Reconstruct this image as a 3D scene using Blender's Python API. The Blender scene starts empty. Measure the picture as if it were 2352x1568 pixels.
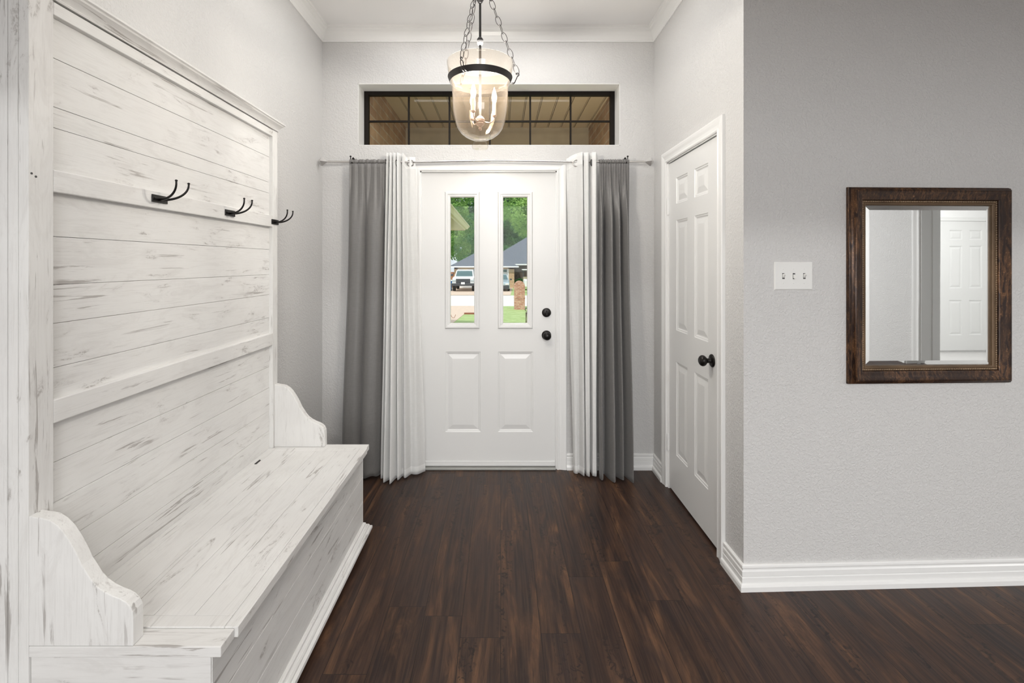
import bpy, math, random
from mathutils import Vector, Matrix, Euler
PI = math.pi
random.seed(7)
S = bpy.context.scene
C = S.collection

# ------------------------------------------------------------------ camera
cd = bpy.data.cameras.new('camera'); cam = bpy.data.objects.new('camera', cd); C.objects.link(cam)
cam.location = (0, 0, 1.40); cam.rotation_euler = (PI/2, 0, 0)
cd.sensor_width = 36; cd.lens = 1080/2352*36
cd.shift_x = 0.01105; cd.shift_y = -0.0761
cd.clip_start = 0.02; cd.clip_end = 400
S.camera = cam
# ------------------------------------------------------------------ world, sun, exposure
S.view_settings.view_transform = 'Standard'; S.view_settings.look = 'None'
S.view_settings.gamma = 1; S.view_settings.use_curve_mapping = False
S.view_settings.exposure = 0.0
W = bpy.data.worlds.new('world'); S.world = W; W.use_nodes = True
bg = W.node_tree.nodes['Background']; bg.inputs[0].default_value = (0.86, 0.93, 1.0, 1); bg.inputs[1].default_value = .95
sd = bpy.data.lights.new('sun', 'SUN'); sd.energy = 2.3; sd.angle = math.radians(4); sd.color = (1, .96, .9)
so = bpy.data.objects.new('sun', sd); so.rotation_euler = (math.radians(42), 0, math.radians(-22)); C.objects.link(so)

def area(name, loc, rot, sx, sy, watt, col=(1, 1, 1), spread=180):
    l = bpy.data.lights.new(name, 'AREA'); l.shape = 'RECTANGLE'; l.size = sx; l.size_y = sy
    l.energy = watt; l.color = col; l.spread = math.radians(spread)
    o = bpy.data.objects.new(name, l); o.location = loc; o.rotation_euler = [math.radians(a) for a in rot]
    C.objects.link(o); return o
# added fill lamps, none in view: behind the camera, side hall, foyer ceiling
area('fill_light_back', (0.6, -4.6, 2.0), (90, 0, 0), 3.4, 1.6, 112, (.98, .99, 1))  # added general fill; no window is modelled here
area('fill_light_far', (0.6, -2.9, 2.93), (0, 0, 0), 0.5, 0.5, 95, (1, .995, .98))  # added lamp; its beam under the header brightens the lower facing wall
area('fill_light_far', (2.0, -2.8, 2.93), (0, 0, 0), 0.5, 0.5, 65, (1, .995, .98))  # second added lamp behind the header, same purpose
area('fill_light_hall', (6.6, -1.2, 2.95), (0, 0, 0), 1.2, 1.2, 90, (1, .99, .97))  # added to brighten the side hall in the mirror
area('fill_light_foyer', (-.085, 2.55, 2.97), (0, 0, 0), 1.5, .8, 12, (1, .99, .98))  # added hidden fill for the foyer, no fixture belongs to it
BULB_W = 9.2

# ------------------------------------------------------------------ materials
def newmat(name):
    m = bpy.data.materials.new(name); m.use_nodes = True
    nt = m.node_tree; b = nt.nodes['Principled BSDF']
    return m, nt, b
def N(nt, t, **k):
    n = nt.nodes.new(t)
    for a, v in k.items(): setattr(n, a, v)
    return n
def coords(nt, scale=(1, 1, 1), rot=(0, 0, 0), loc=(0, 0, 0)):
    tc = N(nt, 'ShaderNodeTexCoord'); mp = N(nt, 'ShaderNodeMapping')
    mp.inputs['Scale'].default_value = scale; mp.inputs['Rotation'].default_value = rot; mp.inputs['Location'].default_value = loc
    nt.links.new(tc.outputs['Object'], mp.inputs['Vector']); return mp.outputs['Vector']
def noise(nt, vec, scale, detail=4, rough=.5, dist=0):
    n = N(nt, 'ShaderNodeTexNoise'); n.inputs['Scale'].default_value = scale; n.inputs['Detail'].default_value = detail
    n.inputs['Roughness'].default_value = rough; n.inputs['Distortion'].default_value = dist
    nt.links.new(vec, n.inputs['Vector']); return n.outputs['Fac']
def ramp(nt, fac, stops, interp='LINEAR'):
    r = N(nt, 'ShaderNodeValToRGB'); r.color_ramp.interpolation = interp
    e = r.color_ramp.elements
    while len(e) < len(stops): e.new(.5)
    for i, (p, c) in enumerate(stops):
        e[i].position = p
        if not isinstance(c, (tuple, list)): c = (c, c, c)
        e[i].color = (*c[:3], 1)
    nt.links.new(fac, r.inputs['Fac']); return r.outputs['Color']
def mix(nt, fac, a, b, mode='MIX'):
    m = N(nt, 'ShaderNodeMix', data_type='RGBA', blend_type=mode)
    for sock, v in ((m.inputs[0], fac), (m.inputs[6], a), (m.inputs[7], b)):
        if isinstance(v, (int, float)): sock.default_value = v
        elif isinstance(v, tuple): sock.default_value = (*v, 1)
        else: nt.links.new(v, sock)
    return m.outputs[2]
def math_(nt, op, a, b=0):
    m = N(nt, 'ShaderNodeMath', operation=op)
    for i, v in enumerate((a, b)):
        if isinstance(v, (int, float)): m.inputs[i].default_value = v
        else: nt.links.new(v, m.inputs[i])
    return m.outputs[0]
def bump(nt, b, h, strength=.3, dist=.002):
    n = N(nt, 'ShaderNodeBump'); n.inputs['Strength'].default_value = strength; n.inputs['Distance'].default_value = dist
    nt.links.new(h, n.inputs['Height']); nt.links.new(n.outputs['Normal'], b.inputs['Normal'])
def P(name, col, rough=.5, metal=0, spec=.5, bmp=None, var=0):
    m, nt, b = newmat(name)
    b.inputs['Base Color'].default_value = (*col, 1); b.inputs['Roughness'].default_value = rough
    b.inputs['Metallic'].default_value = metal; b.inputs['Specular IOR Level'].default_value = spec
    v = coords(nt)
    if var:
        f = noise(nt, v, 6, 5)
        c = ramp(nt, f, [(.3, tuple(x*(1-var) for x in col)), (.7, tuple(min(1, x*(1+var)) for x in col))])
        nt.links.new(c, b.inputs['Base Color'])
    if bmp:
        bump(nt, b, noise(nt, v, bmp[0], 3), bmp[1], bmp[2])
    return m

def mat_wall(name, col):
    m, nt, b = newmat(name); v = coords(nt)
    b.inputs['Base Color'].default_value = (*col, 1); b.inputs['Roughness'].default_value = .42
    b.inputs['Specular IOR Level'].default_value = .35
    n1 = noise(nt, v, 95, 2, .5, .6); n2 = noise(nt, v, 38, 2, .5, 1.0)
    h = math_(nt, 'ADD', ramp(nt, n1, [(.42, 0.0), (.62, 1.0)]), math_(nt, 'MULTIPLY', n2, 1.2))
    bump(nt, b, h, .55, .002); return m
M_WALL = mat_wall('wall_paint_grey', (.655, .648, .64))
M_CEIL = P('ceiling_paint', (.90, .895, .89), .7, bmp=(60, .15, .001))
M_TRIM = P('white_trim_paint', (.86, .86, .85), .28, bmp=(14, .05, .001))
M_DOOR = P('white_door_paint', (.80, .80, .79), .3, bmp=(30, .04, .0008))

def mat_wash(name, axis, seed):
    """white-washed distressed wood; grain runs along axis"""
    m, nt, b = newmat(name)
    def an(ac, al):
        v = [ac]*3; v[axis] = al; return tuple(v)
    off = (seed*3.1, seed*1.7, seed*2.3)
    crack = noise(nt, coords(nt, an(50, 2.4), loc=off), 1.0, 6, .62, .7)     # thin splits in the paint
    worn = noise(nt, coords(nt, an(19, 4.6), loc=off), 1.0, 7, .72, 1.1)     # rubbed patches
    zone = noise(nt, coords(nt, an(6, 2.6), loc=off), 1.0, 3, .5, .8)
    zone2 = noise(nt, coords(nt, an(7.5, 3.4), loc=(off[2], off[0], off[1])), 1.0, 3, .5, .8)
    f = noise(nt, coords(nt, an(260, 9), loc=off), 1.0, 3, .6)
    g = noise(nt, coords(nt, (150, 150, 150), loc=off), 1.0, 2, .6)
    q = noise(nt, coords(nt, (2.6, 2.6, 2.6), loc=off), 1.0, 4)
    m1 = math_(nt, 'MULTIPLY', ramp(nt, crack, [(.590, 0.0), (.625, 1.0)]), ramp(nt, zone, [(.50, 0.0), (.58, 1.0)]))
    m2 = math_(nt, 'MULTIPLY', ramp(nt, worn, [(.580, 0.0), (.64, 1.0)]), ramp(nt, zone2, [(.50, 0.0), (.58, 1.0)]))
    m2 = math_(nt, 'MULTIPLY', m2, ramp(nt, g, [(.38, .1), (.55, 1.0)]))
    mask = math_(nt, 'MAXIMUM', math_(nt, 'MULTIPLY', m1, .72), math_(nt, 'MULTIPLY', m2, .7))
    base = mix(nt, ramp(nt, q, [(.3, 0.0), (.7, 1.0)]), (.82, .815, .80), (.735, .725, .71))
    base = mix(nt, math_(nt, 'MULTIPLY', ramp(nt, f, [(.52, 0.0), (.75, 1.0)]), .25), base, (.50, .48, .46))
    base = mix(nt, math_(nt, 'MULTIPLY', ramp(nt, worn, [(.50, 0.0), (.62, 1.0)]), .22), base, (.55, .53, .51))
    col = mix(nt, mask, base, (.33, .305, .285))
    nt.links.new(col, b.inputs['Base Color']); b.inputs['Roughness'].default_value = .5
    b.inputs['Specular IOR Level'].default_value = .3
    h = math_(nt, 'SUBTRACT', math_(nt, 'MULTIPLY', f, .35), math_(nt, 'MULTIPLY', mask, .6))
    bump(nt, b, h, .35, .0015)
    return m
M_WX = mat_wash('whitewash_wood_across', 0, 1)
M_WY = mat_wash('whitewash_wood_along', 1, 2)
M_WZ = mat_wash('whitewash_wood_upright', 2, 3)
M_CREV = P('raw_wood_crevice', (.34, .31, .29), .8)

def mat_floor():
    m, nt, b = newmat('dark_plank_floor')
    tc0 = N(nt, 'ShaderNodeTexCoord'); sx = N(nt, 'ShaderNodeSeparateXYZ'); nt.links.new(tc0.outputs['Object'], sx.inputs[0])
    row = math_(nt, 'FLOOR', math_(nt, 'DIVIDE', sx.outputs[0], .152))
    wn = N(nt, 'ShaderNodeTexWhiteNoise', noise_dimensions='1D'); nt.links.new(row, wn.inputs['W'])
    cb = N(nt, 'ShaderNodeCombineXYZ')
    nt.links.new(math_(nt, 'ADD', math_(nt, 'ADD', sx.outputs[1], 20.0), math_(nt, 'MULTIPLY', wn.outputs['Value'], 1.22)), cb.inputs[0])
    nt.links.new(math_(nt, 'ADD', sx.outputs[0], 15.2), cb.inputs[1]); v = cb.outputs[0]
    br = N(nt, 'ShaderNodeTexBrick'); nt.links.new(v, br.inputs['Vector'])
    br.inputs['Scale'].default_value = 1; br.inputs['Brick Width'].default_value = 1.22; br.inputs['Row Height'].default_value = .152
    br.inputs['Mortar Size'].default_value = .0011; br.inputs['Mortar Smooth'].default_value = .2; br.inputs['Bias'].default_value = 0
    br.offset = 0
    br.inputs['Color1'].default_value = (0, 0, 0, 1); br.inputs['Color2'].default_value = (1, 1, 1, 1); br.inputs['Mortar'].default_value = (.5, .5, .5, 1)
    sep = N(nt, 'ShaderNodeSeparateColor'); nt.links.new(br.outputs['Color'], sep.inputs[0]); rnd = sep.outputs[0]
    tc = N(nt, 'ShaderNodeTexCoord')
    cmb = N(nt, 'ShaderNodeCombineXYZ'); nt.links.new(math_(nt, 'MULTIPLY', rnd, 13.0), cmb.inputs[0])
    nt.links.new(math_(nt, 'MULTIPLY', rnd, 37.0), cmb.inputs[1]); nt.links.new(math_(nt, 'MULTIPLY', rnd, 5.0), cmb.inputs[2])
    va = N(nt, 'ShaderNodeVectorMath', operation='ADD'); nt.links.new(tc.outputs['Object'], va.inputs[0]); nt.links.new(cmb.outputs[0], va.inputs[1])
    def mp(sc):
        q = N(nt, 'ShaderNodeMapping'); q.inputs['Scale'].default_value = sc; nt.links.new(va.outputs[0], q.inputs['Vector']); return q.outputs[0]
    g1 = noise(nt, mp((8.5, .85, 1)), 1, 10, .66, 2.2)
    g2 = noise(nt, mp((120, 3.0, 1)), 1, 5, .6, .4)
    pt = noise(nt, mp((7, 2.6, 1)), 1, 5, .6, 1.5)
    cr = noise(nt, mp((34, 26, 1)), 1, 3, .55, 1.2)
    k = noise(nt, mp((11, 1.2, 1)), 1, 3, .5, .5)
    c = ramp(nt, g1, [(.33, (.014, .009, .008)), (.46, (.034, .018, .013)), (.55, (.064, .032, .019)), (.67, (.17, .085, .042))])
    c = mix(nt, ramp(nt, pt, [(.42, .0), (.66, .7)]), c, (.028, .018, .017))
    c = mix(nt, math_(nt, 'MULTIPLY', ramp(nt, g2, [(.45, 0.0), (.68, 1.0)]), .42), c, (.105, .056, .034))
    c = mix(nt, math_(nt, 'MULTIPLY', ramp(nt, g2, [(.30, 1.0), (.45, 0.0)]), .5), c, (.012, .008, .008))
    # saw-mark checks on the worn streaks
    chk = math_(nt, 'MULTIPLY', ramp(nt, cr, [(.54, 0.0), (.60, 1.0)]), ramp(nt, k, [(.53, 0.0), (.60, 1.0)]))
    c = mix(nt, math_(nt, 'MULTIPLY', chk, .75), c, (.010, .008, .008))
    c = mix(nt, math_(nt, 'MULTIPLY', math_(nt, 'SUBTRACT', rnd, .45), .5), c, (.07, .040, .030))
    c = mix(nt, br.outputs['Fac'], c, (.010, .007, .006))
    nt.links.new(c, b.inputs['Base Color'])
    rr = ramp(nt, g1, [(.3, .30), (.7, .46)]); nt.links.new(rr, b.inputs['Roughness'])
    b.inputs['Specular IOR Level'].default_value = .28
    h = math_(nt, 'SUBTRACT', math_(nt, 'MULTIPLY', g2, .15), math_(nt, 'ADD', math_(nt, 'MULTIPLY', br.outputs['Fac'], 1.0), math_(nt, 'MULTIPLY', chk, .25)))
    bump(nt, b, h, .35, .0015)
    return m
M_FLOOR = mat_floor()
M_TILE = P('pale_hall_floor', (.62, .61, .6), .35)

def mat_brick(name, c1, c2, mortar, axis='x', s=1.0):
    m, nt, b = newmat(name)
    tc = N(nt, 'ShaderNodeTexCoord'); sx = N(nt, 'ShaderNodeSeparateXYZ'); nt.links.new(tc.outputs['Object'], sx.inputs[0])
    cb = N(nt, 'ShaderNodeCombineXYZ'); nt.links.new(sx.outputs[0 if axis == 'x' else 1], cb.inputs[0]); nt.links.new(sx.outputs[2], cb.inputs[1])
    br = N(nt, 'ShaderNodeTexBrick'); nt.links.new(cb.outputs[0], br.inputs['Vector'])
    br.inputs['Scale'].default_value = 1/s; br.inputs['Brick Width'].default_value = .21; br.inputs['Row Height'].default_value = .075
    br.inputs['Mortar Size'].default_value = .006; br.inputs['Color1'].default_value = (*c1, 1); br.inputs['Color2'].default_value = (*c2, 1)
    br.inputs['Mortar'].default_value = (*mortar, 1)
    n = noise(nt, tc.outputs['Object'], 9, 5)
    c = mix(nt, ramp(nt, n, [(.35, 0.0), (.7, .6)]), br.outputs['Color'], tuple(x*.6 for x in c1))
    nt.links.new(c, b.inputs['Base Color']); b.inputs['Roughness'].default_value = .85
    bump(nt, b, math_(nt, 'SUBTRACT', math_(nt, 'MULTIPLY', n, .5), br.outputs['Fac']), .8, .01)
    return m
M_BRICK_Y = mat_brick('porch_brick', (.36, .22, .14), (.50, .35, .23), (.52, .46, .37), 'y')
M_BRICK_X = mat_brick('wing_brick', (.36, .22, .14), (.50, .35, .23), (.52, .46, .37), 'x')
M_BRICK_N = mat_brick('neighbour_brick', (.60, .38, .22), (.72, .50, .32), (.7, .6, .48), 'x')
M_BRICK_M = mat_brick('mailbox_brick', (.50, .20, .13), (.70, .42, .30), (.80, .72, .65), 'x', 1.0)

def mat_fabric(name, col, trans=.0, alpha=0.0, weave=900, rough=.8, sheen=.3, spec=.2, var=.06):
    m, nt, b = newmat(name); out = nt.nodes['Material Output']
    v = coords(nt, (1, 1, 1))
    wv = noise(nt, coords(nt, (260, 260, 34)), 1, 2); wh = noise(nt, coords(nt, (30, 30, 300)), 1, 2)
    w = math_(nt, 'ADD', wv, wh)
    lo = tuple(x*(1-var) for x in col); hi = tuple(min(1, x*(1+var)) for x in col)
    nt.links.new(ramp(nt, math_(nt, 'MULTIPLY', w, .5), [(.38, lo), (.62, hi)]), b.inputs['Base Color'])
    b.inputs['Roughness'].default_value = rough; b.inputs['Specular IOR Level'].default_value = spec
    b.inputs['Sheen Weight'].default_value = sheen
    bump(nt, b, w, .15, .0006)
    last = b.outputs[0]
    if trans:
        t = N(nt, 'ShaderNodeBsdfTranslucent'); t.inputs[0].default_value = (*col, 1)
        mx = N(nt, 'ShaderNodeMixShader'); mx.inputs[0].default_value = trans
        nt.links.new(last, mx.inputs[1]); nt.links.new(t.outputs[0], mx.inputs[2]); last = mx.outputs[0]
    if alpha:
        t = N(nt, 'ShaderNodeBsdfTransparent')
        mx = N(nt, 'ShaderNodeMixShader'); mx.inputs[0].default_value = alpha
        nt.links.new(last, mx.inputs[1]); nt.links.new(t.outputs[0], mx.inputs[2]); last = mx.outputs[0]
    nt.links.new(last, out.inputs[0]); return m
M_WHITE_CLOTH = mat_fabric('white_linen_weave', (.93, .93, .92), .30, 0, var=.03)
M_SHEER = mat_fabric('white_sheer_weave', (.92, .92, .91), .35, .12, var=.04)
M_GREY_CLOTH = mat_fabric('grey_satin_cloth', (.178, .172, .167), .05, 0, rough=.42, sheen=.2, spec=.45)

def mat_glass(name, tint=(1, 1, 1), haze=.0, ior=1.5, hazecol=(1, 1, 1)):
    """thin real panes: fresnel reflection over clear transmission"""
    m = bpy.data.materials.new(name); m.use_nodes = True; nt = m.node_tree; nt.nodes.clear()
    out = N(nt, 'ShaderNodeOutputMaterial'); t = N(nt, 'ShaderNodeBsdfTransparent'); t.inputs[0].default_value = (*tint, 1)
    g = N(nt, 'ShaderNodeBsdfGlossy'); g.inputs['Roughness'].default_value = .02
    ge = N(nt, 'ShaderNodeNewGeometry'); dt = N(nt, 'ShaderNodeVectorMath', operation='DOT_PRODUCT')
    nt.links.new(ge.outputs['Normal'], dt.inputs[0]); nt.links.new(ge.outputs['Incoming'], dt.inputs[1])
    f0 = ((ior-1)/(ior+1))**2
    pw = math_(nt, 'POWER', math_(nt, 'SUBTRACT', 1.0, math_(nt, 'ABSOLUTE', dt.outputs['Value'])), 5.0)
    fr = math_(nt, 'ADD', math_(nt, 'MULTIPLY', pw, 1-f0), f0)
    mx = N(nt, 'ShaderNodeMixShader'); nt.links.new(fr, mx.inputs[0]); nt.links.new(t.outputs[0], mx.inputs[1]); nt.links.new(g.outputs[0], mx.inputs[2])
    last = mx.outputs[0]
    if haze:
        d = N(nt, 'ShaderNodeBsdfTranslucent'); d.inputs[0].default_value = (*hazecol, 1)
        m2 = N(nt, 'ShaderNodeMixShader'); m2.inputs[0].default_value = haze
        nt.links.new(last, m2.inputs[1]); nt.links.new(d.outputs[0], m2.inputs[2]); last = m2.outputs[0]
    nt.links.new(last, out.inputs[0]); return m
M_PANE = mat_glass('window_glass', (.98, .99, .98), 0, 1.18)
M_HAZY = mat_glass('hazy_transom_glass', (.95, .93, .88), .012, 1.4, (.8, .75, .62))  # slight tan translucent haze mixed over the tinted pane
M_JAR = mat_glass('bell_jar_glass', (.99, .968, .93), .0055, 1.5, (1, .78, .58))  # peach haze colour stands in for the warm glow inside the jar
def mat_mirror():
    m, nt, b = newmat('silvered_mirror'); b.inputs['Base Color'].default_value = (.90, .92, .92, 1); b.inputs['Metallic'].default_value = 1
    b.inputs['Roughness'].default_value = .01
    bump(nt, b, noise(nt, coords(nt, (1.5, 1.5, 3)), 1, 1), .04, .01); return m
M_MIRROR = mat_mirror()
def mat_bronze(name, sc):
    m, nt, b = newmat(name); v = coords(nt, sc)
    n = noise(nt, v, 1, 6, .7, .6); n2 = noise(nt, coords(nt, (5, 5, 5)), 1, 3); n3 = noise(nt, coords(nt, (150, 150, 150)), 1, 2)
    f = math_(nt, 'MULTIPLY', ramp(nt, n, [(.42, 0.0), (.68, 1.0)]), ramp(nt, n2, [(.35, .15), (.65, 1.0)]))
    c = mix(nt, f, (.022, .011, .008), (.20, .095, .042))
    c = mix(nt, math_(nt, 'MULTIPLY', ramp(nt, n3, [(.58, 0.0), (.7, 1.0)]), f), c, (.38, .20, .09))
    nt.links.new(c, b.inputs['Base Color']); b.inputs['Roughness'].default_value = .38; b.inputs['Metallic'].default_value = .35
    bump(nt, b, n, .25, .001); return m
M_FRAME_V = mat_bronze('bronzed_frame_wood', (90, 90, 16))
M_FRAME_H = M_FRAME_V
M_BEAD = P('aged_gilt_bead', (.40, .29, .19), .38, .5, var=.35)
M_GILT = P('aged_gilt_edge', (.13, .08, .042), .45, .3, var=.3)
M_BLACK = P('oil_rubbed_black_metal', (.016, .014, .013), .30, .6)
M_IRON = P('dark_grey_iron', (.055, .052, .050), .42, .6, bmp=(80, .1, .001))
M_CHAIN = P('aged_chain_metal', (.10, .09, .085), .4, .8)
M_NICKEL = P('brushed_nickel', (.66, .64, .62), .26, 1)
M_STEEL = P('dark_nickel_ring', (.32, .31, .30), .25, 1)
M_SILVER = P('pale_finial_silver', (.72, .71, .70), .35, .7)
M_WINFRAME = P('dark_bronze_window_frame', (.010, .007, .005), .6, 0, .2)
M_PLASTIC = P('white_switch_plastic', (.84, .84, .82), .3)
M_SLOT = P('dark_slot', (.05, .05, .05), .6)
M_SLEEVE = P('ivory_candle_sleeve', (.85, .72, .6), .5)
M_ARM = P('bronzed_candelabra_metal', (.30, .20, .15), .4, .6)
def mat_emit(name, col, s):
    m, nt, b = newmat(name); b.inputs['Base Color'].default_value = (*col, 1)
    b.inputs['Emission Color'].default_value = (*col, 1); b.inputs['Emission Strength'].default_value = s; return m
def mat_bulb():
    m = bpy.data.materials.new('lit_clear_bulb'); m.use_nodes = True; nt = m.node_tree; nt.nodes.clear()
    out = N(nt, 'ShaderNodeOutputMaterial'); e = N(nt, 'ShaderNodeEmission'); e.inputs[0].default_value = (1, .84, .62, 1); e.inputs[1].default_value = 9
    t = N(nt, 'ShaderNodeBsdfTransparent'); a = N(nt, 'ShaderNodeAddShader')
    nt.links.new(e.outputs[0], a.inputs[0]); nt.links.new(t.outputs[0], a.inputs[1]); nt.links.new(a.outputs[0], out.inputs[0]); return m
M_BULB = mat_bulb()
M_THRESH = P('grey_metal_threshold', (.34, .34, .32), .45, .5)
M_SOFFIT = P('tan_vinyl_soffit', (.60, .51, .37), .5)
M_BEAM = P('tan_beam_siding', (.46, .42, .35), .6, var=.12)
M_CREAM = P('cream_painted_wood', (.72, .62, .46), .55)
M_CONC = P('peach_concrete', (.78, .62, .50), .9, var=.08)
M_STREET = P('pale_concrete_street', (.85, .83, .80), .9, var=.04)
def mat_green(name, c1, c2, sc, tr=.0):
    m, nt, b = newmat(name); out = nt.nodes['Material Output']
    n = noise(nt, coords(nt), sc, 5, .65)
    c = ramp(nt, n, [(.35, c1), (.65, c2)]); nt.links.new(c, b.inputs['Base Color']); b.inputs['Roughness'].default_value = .7
    b.inputs['Specular IOR Level'].default_value = .2
    if tr:
        t = N(nt, 'ShaderNodeBsdfTranslucent'); nt.links.new(c, t.inputs[0]); mx = N(nt, 'ShaderNodeMixShader'); mx.inputs[0].default_value = tr
        nt.links.new(b.outputs[0], mx.inputs[1]); nt.links.new(t.outputs[0], mx.inputs[2]); nt.links.new(mx.outputs[0], out.inputs[0])
    return m
M_GRASS = mat_green('lawn_grass', (.36, .50, .18), (.54, .66, .32), 3.0)
M_LEAF = mat_green('bright_tree_leaves', (.10, .27, .06), (.42, .62, .20), .45, .35)
M_LEAF2 = mat_green('deep_tree_leaves', (.06, .20, .06), (.20, .42, .14), .6, .3)
M_BARK = P('bark', (.12, .09, .07), .9)
M_SHINGLE = P('grey_roof_shingles', (.135, .155, .19), .9, bmp=(6, .6, .05), var=.25)
M_WHITE = P('white_paint_outdoor', (.86, .87, .88), .4)
M_FENCE = P('weathered_dark_fence', (.13, .10, .085), .9, var=.4)
M_CEDAR = P('red_cedar_fence', (.42, .18, .10), .85, var=.2)
M_TYRE = P('black_rubber', (.03, .03, .03), .8)
M_GRILLE = P('dark_grille_plastic', (.06, .065, .075), .5)
M_CARGLASS = P('tinted_windscreen', (.10, .17, .18), .08, 0, .8)
M_BLUEBIN = P('blue_bin_plastic', (.02, .13, .36), .5)
M_CARSILVER = P('silver_blue_car_paint', (.55, .65, .70), .15, .5)
M_RUST = P('rusty_wire', (.30, .10, .06), .7)

# ------------------------------------------------------------------ mesh helpers
class MB:
    def __init__(s): s.v = []; s.f = []
    def add(s, vs, fs):
        n = len(s.v); s.v += [tuple(v) for v in vs]; s.f += [tuple(i+n for i in f) for f in fs]; return s
    def box(s, x0, x1, y0, y1, z0, z1):
        vs = [(x, y, z) for x in (x0, x1) for y in (y0, y1) for z in (z0, z1)]
        return s.add(vs, [(0, 1, 3, 2), (4, 6, 7, 5), (0, 4, 5, 1), (2, 3, 7, 6), (0, 2, 6, 4), (1, 5, 7, 3)])
    def prism(s, poly, m, h0, h1):
        """poly in plane (a,b), extruded h0..h1, m maps (a,b,h) to xyz"""
        n = len(poly); vs = [m(a, b, h0) for a, b in poly]+[m(a, b, h1) for a, b in poly]
        fs = [tuple(range(n))[::-1], tuple(range(n, 2*n))]+[(i, (i+1) % n, n+(i+1) % n, n+i) for i in range(n)]
        return s.add(vs, fs)
    def lathe(s, prof, seg=32, m=None, ph=0, cap=True):
        m = m or Matrix.Identity(4); vs = []; fs = []; n = len(prof)
        for i in range(seg):
            a = 2*PI*i/seg+ph
            for r, z in prof: vs.append(m @ Vector((r*math.cos(a), r*math.sin(a), z)))
        for i in range(seg):
            j = (i+1) % seg
            for k in range(n-1): fs.append((i*n+k, j*n+k, j*n+k+1, i*n+k+1))
        if cap and prof[0][0] > 1e-5: fs.append(tuple(i*n for i in range(seg))[::-1])
        if cap and prof[-1][0] > 1e-5: fs.append(tuple(i*n+n-1 for i in range(seg)))
        return s.add(vs, fs)
    def tube(s, pts, r, seg=10, closed=False):
        pts = [Vector(p) for p in pts]; n = len(pts); vs = []; fs = []
        def tan(i):
            if closed: return (pts[(i+1) % n]-pts[i-1]).normalized()
            return (pts[min(i+1, n-1)]-pts[max(i-1, 0)]).normalized()
        t = tan(0); u = t.orthogonal().normalized()
        rr = r if isinstance(r, (list, tuple)) else [r]*n
        for i in range(n):
            t = tan(i); u = (u-t*u.dot(t)).normalized(); w = t.cross(u)
            for k in range(seg):
                a = 2*PI*k/seg; vs.append(pts[i]+(u*math.cos(a)+w*math.sin(a))*rr[i])
        for i in range(n if closed else n-1):
            j = (i+1) % n
            for k in range(seg): fs.append((i*seg+k, i*seg+(k+1) % seg, j*seg+(k+1) % seg, j*seg+k))
        if not closed: fs += [tuple(range(seg))[::-1], tuple(range((n-1)*seg, n*seg))]
        return s.add(vs, fs)
    def sweep(s, path, prof, m, closed=False, caps=True):
        """path (a,b) with profile (offset to the left of travel, h), mitred"""
        n = len(path); P2 = [Vector(p) for p in path]; rings = []
        for i in range(n):
            if closed or 0 < i < n-1:
                d0 = (P2[i]-P2[i-1]).normalized(); d1 = (P2[(i+1) % n]-P2[i]).normalized()
                n0 = Vector((-d0.y, d0.x)); n1 = Vector((-d1.y, d1.x)); bi = n0+n1; k = bi/(1+n0.dot(n1))
            else:
                d = (P2[1]-P2[0]).normalized() if i == 0 else (P2[-1]-P2[-2]).normalized(); k = Vector((-d.y, d.x))
            rings.append([m(P2[i].x+k.x*o, P2[i].y+k.y*o, h) for o, h in prof])
        q = len(prof); vs = [v for r in rings for v in r]; fs = []
        for i in range(n if closed else n-1):
            j = (i+1) % n
            for k in range(q-1): fs.append((i*q+k, j*q+k, j*q+k+1, i*q+k+1))
        if not closed and caps: fs += [tuple(range(q)), tuple(range((n-1)*q, n*q))[::-1]]
        return s.add(vs, fs)
    def sphere(s, c, r, seg=12, rings=8, sc=(1, 1, 1)):
        prof = [(max(r*math.sin(PI*k/rings), 0), -r*math.cos(PI*k/rings)) for k in range(rings+1)]
        prof[0] = (0, -r); prof[-1] = (0, r)
        return s.lathe(prof, seg, Matrix.Translation(c) @ Matrix.Diagonal((*sc, 1)))
    def build(s, name, mat, parent=None, smooth=False, bevel=0, weld=True):
        me = bpy.data.meshes.new(name); me.from_pydata(s.v, [], s.f); me.materials.append(mat)
        import bmesh
        b = bmesh.new(); b.from_mesh(me)
        if weld: bmesh.ops.remove_doubles(b, verts=b.verts, dist=1e-6)
        bmesh.ops.recalc_face_normals(b, faces=b.faces); b.to_mesh(me); b.free()
        o = bpy.data.objects.new(name, me); C.objects.link(o)
        if smooth:
            for p in me.polygons: p.use_smooth = True
            if smooth != 'all':
                for e in me.edges: pass
                try: me.set_sharp_from_angle(angle=math.radians(smooth if smooth is not True else 40))
                except Exception: pass
        if parent:
            o.parent = parent
            p = parent; off = Vector((0, 0, 0))
            while p: off += p.location; p = p.parent
            if parent.get('_world', 0): o.location = -off
        if bevel:
            bv = o.modifiers.new('bevel', 'BEVEL'); bv.width = bevel; bv.segments = 2; bv.limit_method = 'ANGLE'; bv.angle_limit = math.radians(40)
        return o
WORLDS = {}
def tag(o, label, cat, group=None, kind=None):
    o['label'] = label; o['category'] = cat
    if group: o['group'] = group
    if kind: o['kind'] = kind
    return o
def struct(o, label=None, cat=None):
    o['kind'] = 'structure'
    if label: o['label'] = label
    if cat: o['category'] = cat
    return o
def thing(name, label, cat, loc, group=None):
    o = bpy.data.objects.new(name, None); C.objects.link(o); o.location = loc; o.empty_display_size = .05
    return tag(o, label, cat, group)
def part(mb, name, mat, root, **k):
    """mesh built in world coordinates, hung under root (roots are never rotated)"""
    o = mb.build(name, mat, None, **k); o.parent = root
    off = Vector((0, 0, 0)); p = root
    while p: off += p.location; p = p.parent
    o.location = -off
    return o
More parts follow.
